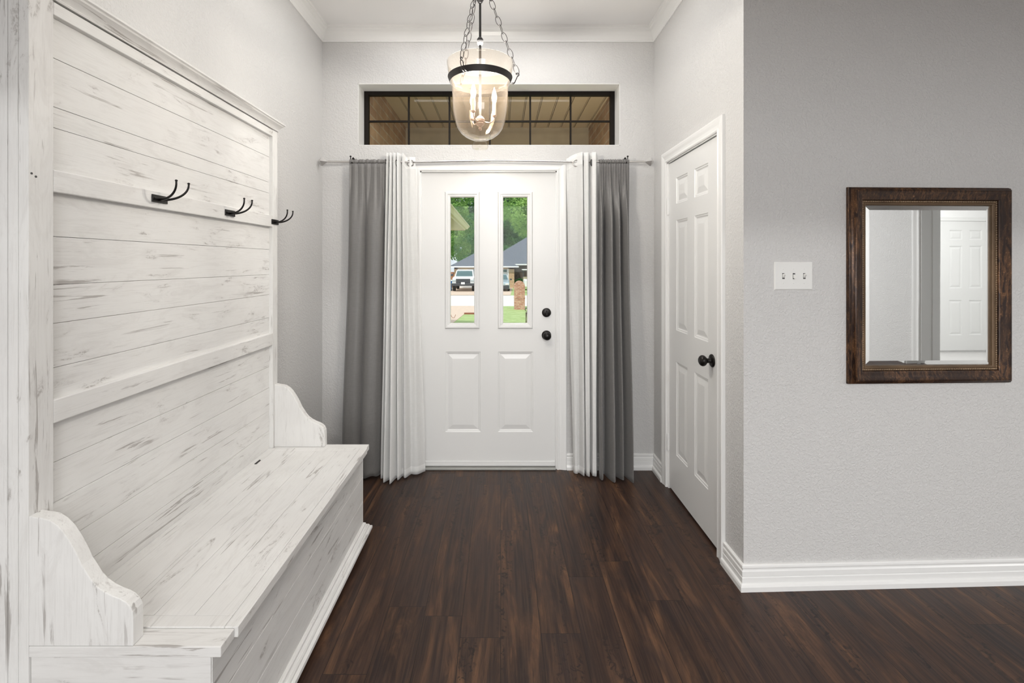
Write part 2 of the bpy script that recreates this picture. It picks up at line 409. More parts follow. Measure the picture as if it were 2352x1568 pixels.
IDX = lambda a, b, h: (a, b, h)

# ================================================================== THE ROOM
XL, XR, YF, YC, HC = -1.2166, 1.046, 3.205, 2.025, 3.0
YB, XE = -5.0, 4.0
YE = YC+.035*(XE-XR)
mb = MB().box(XL-.1, XE+.18, YB, YF+.05, -.1, 0)
struct(mb.build('floor', M_FLOOR))
struct(MB().box(XE+.18, 9.5, -3.0, 3.4, -.1, 0).build('floor_hall', M_TILE))
struct(MB().box(XL-.12, 9.5, YB, YF+.12, HC, HC+.1).build('ceiling', M_CEIL))
struct(MB().box(XL-.12, XL, YB, YF+.13, 0, HC).build('wall_left', M_WALL))
struct(MB().box(XL-.12, XE+.4, YB-.12, YB, 0, HC).build('wall_back', M_WALL))
# front wall with door and transom openings
DX0, DX1, DZ = -.548, .382, 2.03
WX0, WX1, WZ0, WZ1 = -.973, .813, 2.204, 2.6255
y0, y1 = YF, YF+.17
m = MB()
m.box(XL, DX0, y0, y1, 0, WZ0).box(DX1, XR+.12, y0, y1, 0, WZ0).box(DX0, DX1, y0, y1, DZ, WZ0)
m.box(XL, WX0, y0, y1, WZ0, WZ1).box(WX1, XR+.12, y0, y1, WZ0, WZ1).box(XL, XR+.12, y0, y1, WZ1, HC)
struct(m.build('wall_front', M_WALL, weld=False))
# right foyer wall with the closet opening (mitred at the outside corner)
CY0, CY1 = 2.255, 2.947
mz = lambda z0, z1: (lambda a, b, h: (a, b, z0+(z1-z0)*h))
m = MB()
m.prism([(XR, YC), (XR+.12, YC+.124), (XR+.12, CY0), (XR, CY0)], mz(0, DZ), 0, 1)
m.box(XR, XR+.12, CY1, YF, 0, DZ)
m.prism([(XR, YC), (XR+.12, YC+.124), (XR+.12, YF), (XR, YF)], mz(DZ, HC), 0, 1)
struct(m.build('wall_right', M_WALL, weld=False))
m = MB().prism([(XR, YC), (XE, YE), (XE, YE+.12), (XR+.12, YC+.124)], mz(0, HC), 0, 1)
struct(m.build('wall_facing', M_WALL))
# closet void behind the six panel door
struct(MB().box(XR+.12, 1.9, 2.95, 3.0, 0, HC).build('wall_closet', M_WALL))
# east wall of the main room (seen in the mirror) with a thick cased opening
OY0, OY1 = -.07, 1.0
m = MB().box(XE, XE+.18, YB, OY0, 0, HC).box(XE, XE+.18, OY1, YE, 0, HC).box(XE, XE+.18, OY0, OY1, 2.06, HC)
struct(m.build('wall_east', M_WALL, weld=False))
struct(MB().box(XE+.18, 9.5, -3.07, -2.95, 0, HC).build('wall_hall', M_CEIL))
struct(MB().box(9.4, 9.5, -2.95, 3.3, 0, HC).build('wall_hall_end', M_CEIL))
struct(MB().box(XE+.18, 9.5, 3.3, 3.4, 0, HC).build('wall_hall_front', M_CEIL))

struct(MB().box(XL, XE, -.42, -.28, 2.24, HC).build('shade_header', M_WALL), 'unseen header added behind the camera to shade the upper facing wall')  # added out of view to cut the fill lamps off the upper wall
# crown, baseboards, casings
crown = [(0, HC-.092), (.007, HC-.092), (.009, HC-.086), (.006, HC-.082), (.012, HC-.074), (.02, HC-.055), (.032, HC-.036), (.044, HC-.026), (.046, HC-.018), (.055, HC-.014), (.055, HC), (0, HC)]
# travel so that "left" is into the room
pth = [(XE, YE), (XR, YC), (XR, YF), (XL, YF), (XL, YB)]
struct(MB().sweep(pth, crown, IDX).build('trim_1', M_TRIM), 'white crown moulding round the top of the walls')
base = [(0, .108), (.006, .108), (.011, .104), (.012, .097), (.008, .089), (.008, .085), (.012, .080), (.012, .060), (.010, .057), (.013, .054), (.013, .032), (.020, .028), (.023, .020), (.023, 0), (0, 0)]
base_ = base
def bb(name, path): return struct(MB().sweep(path, base_, IDX).build(name, M_TRIM))
bb('baseboard_right', [(XE, YE), (XR, YC), (XR, CY0-.062)])
bb('baseboard_front_right', [(XR, CY1+.062), (XR, YF), (DX1+.066, YF)])
bb('baseboard_front_left', [(DX0-.066, YF), (XL, YF), (XL, YB)])
cas = [(0, 0), (0, .010), (.006, .013), (.012, .013), (.016, .010), (.030, .012), (.044, .016), (.056, .018), (.062, .018), (.066, .014), (.066, 0)]
# map for casings: path travelled so that left is outward
fm = lambda a, b, h: (a, YF-h, b)
struct(MB().sweep([(DX0, 0), (DX0, DZ), (DX1, DZ), (DX1, 0)], cas, fm).build('trim_2', M_TRIM), 'white casing round the front door')
cm = lambda a, b, h: (XR-h, b and a, b)
cm = lambda a, b, h: (XR-h, -a, b)
struct(MB().sweep([(-CY1, 0), (-CY1, DZ), (-CY0, DZ), (-CY0, 0)], cas, cm).build('trim_3', M_TRIM), 'white casing round the closet door')
em = lambda a, b, h: (XE-h, -a, b)
struct(MB().sweep([(-OY1, 0), (-OY1, 2.06), (-OY0, 2.06), (-OY0, 0)], [(o*1.05, h) for o, h in cas], em).build('trim_4', M_TRIM))
struct(MB().box(XE-.001, XE+.182, OY0, OY0+.012, 0, 2.06).box(XE+.10, XE+.13, OY0+.012, OY0+.022, 0, 2.06).build('trim_5', M_TRIM))
# jambs of the two doors
J = MB().box(DX0, DX0+.008, YF, y1, 0, DZ).box(DX1-.008, DX1, YF, y1, 0, DZ).box(DX0, DX1, YF, y1, DZ-.008, DZ)
J.box(DX0+.008, DX0+.02, YF+.052, YF+.07, 0, DZ-.008).box(DX1-.02, DX1-.008, YF+.052, YF+.07, 0, DZ-.008)
struct(J.build('trim_6', M_TRIM, weld=False))
J = MB().box(XR, XR+.12, CY0, CY0+.012, 0, DZ).box(XR, XR+.12, CY1-.012, CY1, 0, DZ).box(XR, XR+.12, CY0, CY1, DZ-.006, DZ)
struct(J.build('trim_7', M_TRIM, weld=False))
struct(MB().box(DX0+.008, DX1-.008, YF-.025, y1, 0, .014).build('trim_8', M_THRESH, bevel=.004), 'grey metal threshold under the front door')

# ------------------------------------------------------------------ panelled doors
def door_mesh(w, h, t, panels, holes=()):
    """face at y=0 towards -y, back at y=t"""
    m = MB(); rects = list(panels)+list(holes)
    xs = sorted({0, w, *[r[0] for r in rects], *[r[1] for r in rects]}); zs = sorted({0, h, *[r[2] for r in rects], *[r[3] for r in rects]})
    def inside(cx, cz, L): return any(r[0] < cx < r[1] and r[2] < cz < r[3] for r in L)
    for i in range(len(xs)-1):
        for j in range(len(zs)-1):
            cx, cz = (xs[i]+xs[i+1])/2, (zs[j]+zs[j+1])/2
            q = [(xs[i], zs[j]), (xs[i+1], zs[j]), (xs[i+1], zs[j+1]), (xs[i], zs[j+1])]
            if inside(cx, cz, holes): continue
            m.add([(x, t, z) for x, z in q], [(0, 1, 2, 3)])
            if not inside(cx, cz, panels): m.add([(x, 0, z) for x, z in q], [(3, 2, 1, 0)])
    prof = [(0, 0), (.003, .0035), (.010, .0045), (.014, .008), (.019, .0085), (.046, .0025), (.050, .0020)]
    for a, b, c, d in panels:
        k = min(1, (min(b-a, d-c)/2-.012)/.050)
        rings = [[(a+o*k, e, c+o*k), (b-o*k, e, c+o*k), (b-o*k, e, d-o*k), (a+o*k, e, d-o*k)] for o, e in prof]
        for r0, r1 in zip(rings, rings[1:]):
            m.add(r0+r1, [(i, (i+1) % 4, 4+(i+1) % 4, 4+i) for i in range(4)])
        m.add(rings[-1], [(0, 1, 2, 3)])
    for a, b, c, d in holes:
        m.add([(a, 0, c), (b, 0, c), (b, 0, d), (a, 0, d), (a, t, c), (b, t, c), (b, t, d), (a, t, d)], [(i, (i+1) % 4, 4+(i+1) % 4, 4+i) for i in range(4)])
    m.add([(0, 0, 0), (w, 0, 0), (w, 0, h), (0, 0, h), (0, t, 0), (w, t, 0), (w, t, h), (0, t, h)], [(i, (i+1) % 4, 4+(i+1) % 4, 4+i) for i in range(4)])
    return m
AX = lambda x, y, z: Matrix.Translation((x, y, z)) @ Matrix.Rotation(PI/2, 4, 'X')   # lathe axis towards -y
KNOB = [(0, 0), (.0325, 0), (.0325, .003), (.030, .006), (.022, .009), (.014, .011), (.0115, .016), (.0115, .026), (.016, .030), (.0235, .036), (.0275, .044), (.0275, .051), (.023, .059), (.014, .065), (0, .067)]

# front door
D0 = -.540; DW = .914; DBZ = .016
fy = YF+.012
L = lambda x: x-D0
Zl = lambda z: z-DBZ
holes = [(L(-.372), L(-.153), Zl(.964), Zl(1.882)), (L(-.0105), L(.2095), Zl(.964), Zl(1.882))]
pans = [(L(-.378), L(-.137), Zl(.248), Zl(.797)), (L(-.0185), L(.2215), Zl(.248), Zl(.797))]
d1 = door_mesh(DW, 2.004, .04, pans, holes).build('door_1', M_DOOR)
d1.location = (D0, fy, DBZ); struct(d1, 'white front door with two tall glass lites and two raised panels', 'door')
for a, b, c, d in holes:
    fr = MB().sweep([(a+.028, c+.028), (b-.028, c+.028), (b-.028, d-.028), (a+.028, d-.028)][::-1], [(.0, .028), (0, -.002), (.003, -.005), (.010, -.007), (.016, -.007), (.020, -.011), (.030, -.011), (.035, -.006), (.038, 0), (.028, 0), (.028, .028)], lambda x, z, h: (x, h, z), closed=True)
    g = fr.build('glazing_frame', M_DOOR, d1)
    MB().box(a+.024, b-.024, .018, .024, c+.024, d-.024).build('window_pane', M_PANE, d1)
kx, kz = .313, .91
kn = MB().lathe(KNOB, 40, AX(kx-D0, 0, kz-DBZ)).build('door_knob', M_BLACK, d1, smooth=40)
db = MB().lathe([(0, 0), (.031, 0), (.031, .006), (.028, .012), (.024, .014), (0, .0145)], 40, AX(kx-D0, 0, 1.065-DBZ)).build('deadbolt', M_BLACK, d1, smooth=40)
MB().box(-.005, .005, -.030, -.014, -.016, .016).build('thumb_turn', M_BLACK, db, bevel=.002).location = (kx-D0, 0, 1.065-DBZ)
for hz in (1.762, 1.02, .272):
    h = MB().tube([(-.004, -.007, hz-DBZ-.046), (-.004, -.007, hz-DBZ+.046)], .0065, 12)
    h.sphere((-.004, -.007, hz-DBZ+.049), .006, 8, 6).sphere((-.004, -.007, hz-DBZ-.049), .006, 8, 6)
    h.box(-.012, .001, -.003, .0, hz-DBZ-.044, hz-DBZ+.044)
    h.build('hinge', M_TRIM, d1, smooth=40)
MB().box(.004, DW-.004, -.004, .0, .004, .034).build('door_sweep', M_DOOR, d1, bevel=.0015)
MB().box(DW+.001, DW+.005, -.004, .004, kz-DBZ-.02, kz-DBZ+.02).build('latch_plate', M_BLACK, d1)

# six panel closet door, faces -x
def six(w, h):
    s, p = .175*w, .255*w
    cols = [(s, s+p), (w-s-p, w-s)]
    return [(a, b, c, d) for a, b in cols for c, d in ((.252-.014, .812-.014), (1.001-.014, 1.659-.014), (1.758-.014, 1.912-.014))]
CW = .666
d2 = door_mesh(CW, 2.005, .035, six(CW, 2.0)).build('door_2', M_DOOR)
d2.location = (XR+.006, 2.934, .014); d2.rotation_euler = (0, 0, -PI/2)
struct(d2, 'white six panel closet door with black round knob', 'door')
MB().lathe(KNOB, 40, AX(.595, 0, .917-.014)).build('door_knob', M_BLACK, d2, smooth=40)
for hz in (1.74, .27):
    h = MB().tube([(-.004, -.006, hz-.046), (-.004, -.006, hz+.046)], .0065, 12).sphere((-.004, -.006, hz+.049), .006, 8, 6).sphere((-.004, -.006, hz-.049), .006, 8, 6)
    h.box(-.014, .001, -.003, 0, hz-.044, hz+.044)
    h.build('hinge', M_TRIM, d2, smooth=40)
MB().box(CW+.002, CW+.006, -.006, .001, .90-.025, .90+.025).build('latch_plate', M_BLACK, d2)
# door at the end of the side hall, seen in the mirror
d3 = door_mesh(.86, 2.03, .03, six(.86, 2.0)).build('door_3', M_DOOR)
d3.rotation_euler = (0, 0, PI); d3.location = (8.13, -2.93, .03); struct(d3, 'white six panel door at the end of the side hall', 'door')
struct(MB().sweep([(8.14, 0), (8.14, 2.07), (7.26, 2.07), (7.26, 0)], [(-o, h) for o, h in cas], lambda a, b, h: (a, -2.95+h, b)).build('trim_9', M_TRIM))

# ------------------------------------------------------------------ transom window
m = MB().box(WX0, WX0+.004, YF-.001, YF+.13, WZ0, WZ1).box(WX1-.004, WX1, YF-.001, YF+.13, WZ0, WZ1).box(WX0, WX1, YF-.001, YF+.13, WZ1-.004, WZ1).box(WX0, WX1, YF-.001, YF+.13, WZ0, WZ0+.004)
struct(m.build('trim_11', M_TRIM, weld=False), 'white lined reveal of the transom window')
wy = YF+.13
w1 = MB()
fw = .034
def ring(m, x0, x1, z0, z1, w, ya, yb):
    m.box(x0, x0+w, ya, yb, z0, z1).box(x1-w, x1, ya, yb, z0, z1).box(x0+w, x1-w, ya, yb, z1-w*.9, z1).box(x0+w, x1-w, ya, yb, z0, z0+w)
ring(w1, WX0, WX1, WZ0, WZ1, fw, wy, wy+.04)
wo = w1.build('window_1', M_WINFRAME, weld=False, bevel=.002); struct(wo, 'long transom window with dark frame above the front door', 'window')
g = MB(); sy = 323.7
for px in (938.4, 1032, 1125, 1218, 1311):
    x = (px-1150)/sy; g.box(x-.006, x+.006, wy+.006, wy+.018, WZ0+fw, WZ1-fw)
g.box(WX0+fw, WX1-fw, wy+.005, wy+.019, 2.404, 2.416)
g.build('muntin_grid', M_WINFRAME, wo, weld=False)
MB().box(WX0+fw, WX1-fw, wy+.020, wy+.025, WZ0+fw, WZ1-fw).build('window_pane', M_HAZY, wo)

# ================================================================== HALL TREE
HX, HB = -1.14, XL+.002           # front plane of the frame, back
Y0, Y1 = 1.135, 2.402
T = thing('hall_tree', 'tall whitewashed distressed wood hall tree with plank back and lidded storage bench', 'hall tree', (-.95, 1.77, 0))
def up(ya, yb, side):
    m = MB().box(HX-.0245, HX, ya, yb, 0, 2.07).box(HX-.05, HX-.0255, ya, yb, .0, 2.07).box(HB, HX-.0515, ya, yb, .0, 2.07)
    return part(m, 'upright', M_WZ, T, bevel=.0015, weld=False)
up(Y0, 1.199, -1); up(2.352, Y1, 1)
part(MB().box(HX-.06, HX, 1.199, 2.352, 2.035, 2.068), 'top_rail', M_WY, T, bevel=.002)
part(MB().box(HX-.03, HX, 1.199, 2.352, 1.583, 1.640), 'hook_rail', M_WY, T, bevel=.0025)
part(MB().box(HX-.03, HX, 1.199, 2.352, .992, 1.052), 'lower_rail', M_WY, T, bevel=.0025)
zs = [.470, .565, .665, .78, .885, 1.00, 1.13, 1.245, 1.345, 1.47, 1.61, 1.752, 1.806, 1.932, 2.05]
m = MB(); PX = -1.1576
for i in range(len(zs)-1):
    j = random.uniform(-.0008, .0008)
    m.box(PX-.018, PX+j, 1.19, 2.36, zs[i]+.0005, zs[i+1]-.0005)
part(m, 'back_panel', M_WY, T, weld=False, bevel=.0008)
part(MB().box(HB, PX-.019, 1.15, 2.39, .05, 2.04), 'backing_board', M_CREV, T)
cr = [(-.07, 2.0715), (.004, 2.0715), (.006, 2.0755), (.003, 2.079), (.007, 2.086), (.014, 2.094), (.022, 2.099), (.024, 2.104), (.030, 2.107), (.030, 2.113), (-.07, 2.113)]
# crown returns round both ends
m = MB().sweep([(HB, Y1), (HX, Y1), (HX, Y0), (HB, Y0)], [(max(o, -.04), z) for o, z in cr], IDX)
m.box(HB, HX-.02, Y0+.02, Y1-.02, 2.0695, 2.1125)
part(m, 'crown_moulding', M_WY, T, smooth=30)
# armrests
AP = [(-1.14, .790), (-1.1235, .787), (-1.105, .7845), (-1.0917, .781), (-1.073, .769), (-1.0567, .752), (-1.040, .727), (-1.0252, .700), (-1.0125, .672), (-1.001, .655), (-.990, .637), (-.975, .620), (-.957, .607), (-.9377, .5975), (-.920, .591), (-.9063, .583), (-.895, .572), (-.889, .558), (-.8875, .540), (-.8875, .4765), (-1.14, .4765)]
for ya, yb in ((Y0, Y0+.034), (2.369, Y1)):
    part(MB().prism(AP, lambda a, b, h: (a, h, b), ya, yb), 'armrest', M_WZ, T, bevel=.002)
# seat
part(MB().box(-1.139, -.675, Y0-.001, 1.192, .450, .476), 'seat_end_board', M_WX, T, bevel=.002)
part(MB().box(-1.139, -.673, 2.350, 2.405, .450, .476), 'seat_end_board', M_WX, T, bevel=.002)
m = MB().box(-1.12, -.6665, 1.193, 2.349, .452, .459)
g_ = .0005
for xa, xb in ((-.701, -.666),):
    m.box(xa+g_, xb, 1.193, 2.349, .4585, .479)
for ya, yb in ((1.193, 1.232), (2.312, 2.349)):
    m.box(-1.118, -.701-g_, ya, yb, .4585, .479)
for xa, xb in ((-.803, -.701), (-.909, -.803), (-1.008, -.909), (-1.118, -1.008)):
    m.box(xa+g_, xb-g_, 1.232+g_, 2.312-g_, .4585, .479)
lid = part(m, 'seat_lid', M_WY, T, weld=False, bevel=.001)
part(MB().box(-1.158, -1.119, 1.2, 2.351, .452, .4785), 'seat_back_ledge', M_WY, T, bevel=.002)
for yy in (2.18,):
    part(MB().box(-1.132, -1.122, yy-.02, yy+.02, .4785, .4805).tube([(-1.127, yy-.02, .481), (-1.127, yy+.02, .481)], .0025, 8), 'hinge', M_IRON, T)
# chest: front boards, ends
cx = -.702
m = MB()
for za, zb in ((.072, .19), (.19, .315), (.315, .4495)):
    m.box(cx-.02, cx, Y0+.010, Y1-.002, za+.0008, zb-.0008)
part(m, 'chest_front', M_WY, T, weld=False, bevel=.001)
for ya, yb in ((Y0+.006, Y0+.026), (Y1-.026, Y1-.004)):
    m = MB().box(HX+.0005, cx-.0015, ya, yb, .04, .4495)
    part(m, 'chest_end', M_WX, T, bevel=.001)
bm_ = [(0, .077), (.007, .077), (.011, .0735), (.012, .066), (.015, .0625), (.022, .0615), (.026, .057), (.027, .051), (.031, .048), (.037, .0465), (.038, .042), (.038, .034), (0, .034)]
part(MB().sweep([(HB+.03, Y1-.004), (cx, Y1-.004), (cx, Y0+.006), (HB+.03, Y0+.006)], bm_, IDX), 'base_moulding', M_WY, T, smooth=30)
for fx in (cx-.012, -1.12):
    for fyy in (Y0+.045, Y1-.030):
        part(MB().lathe([(0, 0), (.020, 0), (.030, .006), (.034, .016), (.030, .027), (.022, .036), (.022, .04), (0, .04)], 24, Matrix.Translation((fx, fyy, 0))), 'foot', M_WZ, T, smooth=40)
# screw holes left where the fourth hook was
m = MB()
for yy, zz in ((1.1425, 1.619), (1.153, 1.613)):
    m.lathe([(0, 0), (.0028, 0), (.0028, .0008), (0, .0009)], 10, Matrix.Translation((HX, yy, zz)) @ Matrix.Rotation(PI/2, 4, 'Y'))
part(m, 'screw_hole', M_SLOT, T)
# coat hooks
for hy, hz in ((1.570, 1.6146), (1.978, 1.612), (2.372, 1.609)):
    pl = MB().box(0, .004, -.035, .035, -.0125, .0125)
    for s in (-1, 1): pl.lathe([(0, 0), (.0042, 0), (.0038, .0015), (0, .002)], 12, Matrix.Translation((.004, s*.024, 0)) @ Matrix.Rotation(PI/2, 4, 'Y'))
    hk = pl.build('coat_hook', M_BLACK, T, bevel=.001); hk.location = (HX-T.location.x, hy-T.location.y, hz)
    for s in (-1, 1):
        pts = []; R = []
        for k in range(15):
            t = k/14; a = t*PI/2
            out = .004+.074*math.sin(a)**.9; zz = -.002+.052*(1-math.cos(a)); yy = s*(.004+.027*math.sin(a*.9))
            pts.append((out, yy, zz)); R.append(.0042-.0012*t)
        pts.append((pts[-1][0], pts[-1][1], pts[-1][2]+.006)); R.append(.003)
        q = MB().tube(pts, R, 12); q.sphere((pts[-1][0], pts[-1][1], pts[-1][2]+.001), .0044, 12, 8, (1, 1, .8))
        q.build('prong', M_BLACK, hk, smooth=50)

# ================================================================== CURTAIN ROD AND CURTAINS
RY = YF-.088; RZ = 2.075
rod = thing('curtain_rod', 'slim brushed nickel curtain rod with diamond finials above the front door', 'curtain rod', (-.07, RY, RZ))
part(MB().tube([(-1.150, RY, RZ-.001), (-.60, RY, RZ-.003), (-.07, RY, RZ+.008)], .0078, 14), 'rod', M_NICKEL, rod, smooth=60)
part(MB().tube([(-.072, RY, RZ+.008), (.50, RY, RZ-.001), (.955, RY, RZ)], .0064, 14), 'inner_rod', M_NICKEL, rod, smooth=60)
fin = [(0, -.002), (.0095, -.002), (.0095, .006), (.007, .009), (.011, .012), (.016, .018), (.028, .036), (.030, .041), (.012, .058), (0, .064)]
part(MB().lathe(fin, 4, Matrix.Translation((-1.148, RY, RZ)) @ Matrix.Rotation(-PI/2, 4, 'Y')), 'finial', M_SILVER, rod)
part(MB().lathe(fin, 4, Matrix.Translation((.953, RY, RZ)) @ Matrix.Rotation(PI/2, 4, 'Y')), 'finial', M_SILVER, rod)
for bx, s in ((-.995, 1), (.842, -1)):
    m = MB()
    m.prism([(-.012, -.035), (.012, -.035), (.012, .022), (0, .036), (-.012, .022)], lambda a, b, h: (bx+s*.012+a, h, RZ+b), YF-.004, YF)
    m.prism([(YF-.004, -.006), (YF-.004, .018), (RY+.010, .030), (RY-.004, .016), (RY-.012, -.006), (RY-.008, -.014), (RY, -.011), (RY+.02, -.012)], lambda a, b, h: (bx+s*.012+h, a, RZ+b), -.004, .004)
    m.prism([(-.013, .006), (.013, .006), (.010, .020), (0, .034), (-.010, .020)], lambda a, b, h: (bx+s*.014+a, h, RZ+b), RY+.012, RY+.016)
    br_ = part(m, 'bracket', M_BLACK, rod, bevel=.001)
    k = MB().tube([(bx, RY, RZ-.012), (bx, RY, RZ+.030)], .003, 8).lathe([(0, .0), (.006, .002), (.0068, .006), (.005, .010), (0, .011)], 14, Matrix.Translation((bx, RY, RZ+.029)))
    part(k, 'thumb_screw', M_BLACK, br_, smooth=50)

def cloth(name, mat, fx, fy_, z0, z1, nu=180, nv=70, th=.0018, zb=None):
    """fx(u,v), fy_(u,v) -> world x,y ; v=0 at top"""
    vs = []; fs = []
    for j in range(nv+1):
        v = j/nv
        for i in range(nu+1):
            u = i/nu
            zbot = z0 if zb is None else zb(u)
            vs.append((fx(u, v), fy_(u, v), z1(u)+(zbot-z1(u))*v if callable(z1) else z1+(zbot-z1)*v))
    for j in range(nv):
        for i in range(nu):
            a = j*(nu+1)+i; fs.append((a, a+1, a+nu+2, a+nu+1))
    m = MB(); m.add(vs, fs)
    return m
def finish(o, th=.0016):
    s = o.modifiers.new('thickness', 'SOLIDIFY'); s.thickness = th; s.offset = 0
    return o
def lerp(a, b, t): return a+(b-a)*t
def sm(t): t = max(0, min(1, t)); return t*t*(3-2*t)
def folds(seed, n, amp):
    r = random.Random(seed); ks = [(n*(1+r.uniform(-.15, .15)), r.uniform(0, 6.28), 1.0), (n*.53, r.uniform(0, 6.28), .45), (n*1.9, r.uniform(0, 6.28), .22)]
    return lambda u, v: amp*sum(w*math.sin(2*PI*f*u+p+.9*math.sin(v*2.1+p)*(.35 if f > n else .6)) for f, p, w in ks)

def grey(name, label, xt, xb, seed, n, yb, zbot, amp=.017):
    root = thing(name, label, 'curtain', (lerp(*xt, .5), RY, 0), 'grey outer curtains on the rod')
    f = folds(seed, n, amp); gt = folds(seed+5, n*3.2, .0042)
    def fx(u, v):
        b = sm((v-.02)/.9)
        x = lerp(lerp(xt[0], xb[0], b), lerp(xt[1], xb[1], b), u)
        return x+.010*math.sin(2*PI*n*u*1.0+1.1+seed)*sm(v*6)*(1-.0)*min(u, 1-u)*4*.8
    def fy_(u, v):
        a = sm(v*5)
        d = f(u, v)*(.25+.75*a)*(1+.5*v)+gt(u, v)*(1-a)
        y = RY-.011 + d*a + gt(u, v)*(1-a)*.9 + lerp(0, yb, sm((v-.3)/.7))
        return min(y, YF-.010)
    mm = cloth(name, None, fx, fy_, zbot, 2.060, zb=lambda u: zbot+.006*math.sin(u*23+seed))
    finish(part(mm, 'panel', M_GREY_CLOTH, root, smooth='all'))
    # rod pocket: gathered sleeve round the rod
    vs = []; fs = []; nu, nk = 140, 10
    rr = random.Random(seed)
    ph = [rr.uniform(0, 6.28) for _ in range(4)]
    for i in range(nu+1):
        u = i/nu; x = lerp(xt[0], xt[1], u)
        w = .0018*math.sin(u*n*3.2*6.28+ph[0])+.0014*math.sin(u*n*5.1*6.28+ph[1])
        for k in range(nk):
            a = 2*PI*k/nk; r = .0120+w
            vs.append((x, RY+r*math.cos(a), RZ-.001+r*math.sin(a)+.0035*(math.sin(a) > .5)))
    for i in range(nu):
        for k in range(nk): fs.append((i*nk+k, i*nk+(k+1) % nk, (i+1)*nk+(k+1) % nk, (i+1)*nk+k))
    m = MB(); m.add(vs, fs); finish(part(m, 'rod_pocket', M_GREY_CLOTH, root, smooth='all'), .001)
    return root
grey('grey_curtain', 'smooth dark grey curtain behind the bench, left of the front door', (-1.000, -.760), (-1.035, -.778), 3, 1.9, -.05, .02)
grey('grey_curtain', 'pleated grey curtain right of the front door, between white curtain and closet', (.652, .850), (.640, .872), 11, 3.9, -.055, .014, .028)

def torus(m, c, R, r, axis, seg=28, k=8):
    mt = Matrix.Translation(c) @ axis
    pts = [mt @ Vector((R*math.cos(2*PI*i/seg), R*math.sin(2*PI*i/seg), 0)) for i in range(seg)]
    return m.tube(pts, r, k, closed=True)
def white(label, seed, prof_top, prof_bot, ztop, zbf, grom, sheer_side):
    """prof_top / prof_bot: list of (u, x, y) control points of the zig-zag plan"""
    root = thing('white_curtain', label, 'curtain', (prof_top[len(prof_top)//2][1], RY, 0), 'white grommet curtains on the rod')
    def ev(pr, u, c):
        for a, b in zip(pr, pr[1:]):
            if a[0] <= u <= b[0]:
                t = (u-a[0])/max(1e-9, b[0]-a[0])
                if c == 2: t = sm(t)
                return lerp(a[c], b[c], t)
        return pr[-1][c]
    r = random.Random(seed); p1, p2 = r.uniform(0, 6), r.uniform(0, 6)
    def fx(u, v): return lerp(ev(prof_top, u, 1), ev(prof_bot, u, 1), sm(v)*.5+v*.5)+.0016*math.sin(v*9+u*31+p1)
    def fy_(u, v): return min(lerp(ev(prof_top, u, 2), ev(prof_bot, u, 2), v)+.0025*math.sin(u*40+v*4+p2)*v, YF-.022)
    zt = ztop if callable(ztop) else (lambda u: ztop)
    nv = 80
    mm = cloth('x', None, fx, fy_, .02, zt, nu=220, nv=nv, zb=zbf)
    # split header / field / hem bands: header and hem are doubled, opaque cloth
    o = finish(part(mm, 'panel', M_WHITE_CLOTH, root, smooth='all'), .0012)
    o.data.materials.append(M_SHEER)
    for i, pl in enumerate(o.data.polygons):
        j, iu = divmod(i, 220); u = iu/220; v = j/nv
        if .035 < v < .965 and ((u > .58) if sheer_side > 0 else (u < .42)): pl.material_index = 1
    for gx, gy, rot, mat in grom:
        torus(MB(), (0, 0, 0), .0001, .0001, Matrix.Identity(4))
        g = torus(MB(), (gx, gy, RZ-.011), .0205, .0042, rot, 32, 10)
        part(g, 'grommet', mat, root, smooth='all')
    return root
FY = Matrix.Rotation(PI/2, 4, 'X')
def tilt(deg): return Matrix.Rotation(math.radians(deg), 4, 'Z') @ FY
# left white curtain
yA, yB = RY-.030, RY+.020
ptL = [(0, -.752, RY+.01), (.05, -.750, yA), (.13, -.729, yB), (.21, -.728, yA-.004), (.29, -.706, yB), (.37, -.703, yA), (.45, -.681, yB), (.53, -.678, yA-.004), (.61, -.652, yB), (.69, -.645, yA), (.78, -.628, RY+.006), (.88, -.598, RY-.008), (1, -.566, RY-.002)]
pbL = [(0, -.778, YF-.14), (.05, -.774, YF-.16), (.13, -.750, YF-.14), (.21, -.745, YF-.215), (.29, -.712, YF-.175), (.37, -.702, YF-.235), (.45, -.672, YF-.15), (.53, -.664, YF-.18), (.61, -.640, YF-.125), (.69, -.622, YF-.15), (.78, -.590, YF-.095), (.88, -.552, YF-.10), (1, -.505, YF-.050)]
white('white woven curtain left of the front door, hem fanned out on the floor', 1, ptL, pbL, lambda u: 2.128 if u < .70 else lerp(2.128, 2.105, sm((u-.70)/.1)), lambda u: .008, [(-.598, RY-.003, tilt(-8), M_STEEL), (-.690, RY, tilt(70), M_STEEL), (-.735, RY, tilt(-72), M_STEEL)], 1)
# right white curtain
ptR = [(0, .437, RY+.012), (.12, .455, RY+.004), (.30, .500, RY-.004), (.42, .535, RY-.040), (.50, .545, yB), (.60, .548, yA+.01), (.68, .572, yA), (.76, .592, yB), (.86, .602, yA+.006), (.93, .625, yA), (1, .645, RY+.02)]
pbR = [(0, .482, YF-.075), (.12, .497, YF-.10), (.30, .520, YF-.085), (.42, .545, YF-.135), (.50, .557, YF-.08), (.60, .562, YF-.13), (.68, .580, YF-.14), (.76, .592, YF-.07), (.86, .603, YF-.13), (.93, .622, YF-.14), (1, .636, YF-.09)]
white('white woven curtain right of the front door, hanging straight beside the pleated grey one', 2, ptR, pbR, lambda u: lerp(2.098, 2.130, sm(u/.35)) if u < .7 else 2.132, lambda u: .012, [(.4985, RY-.005, tilt(5), M_NICKEL), (.602, RY-.012, tilt(62), M_IRON), (.545, RY, tilt(80), M_IRON)], -1)

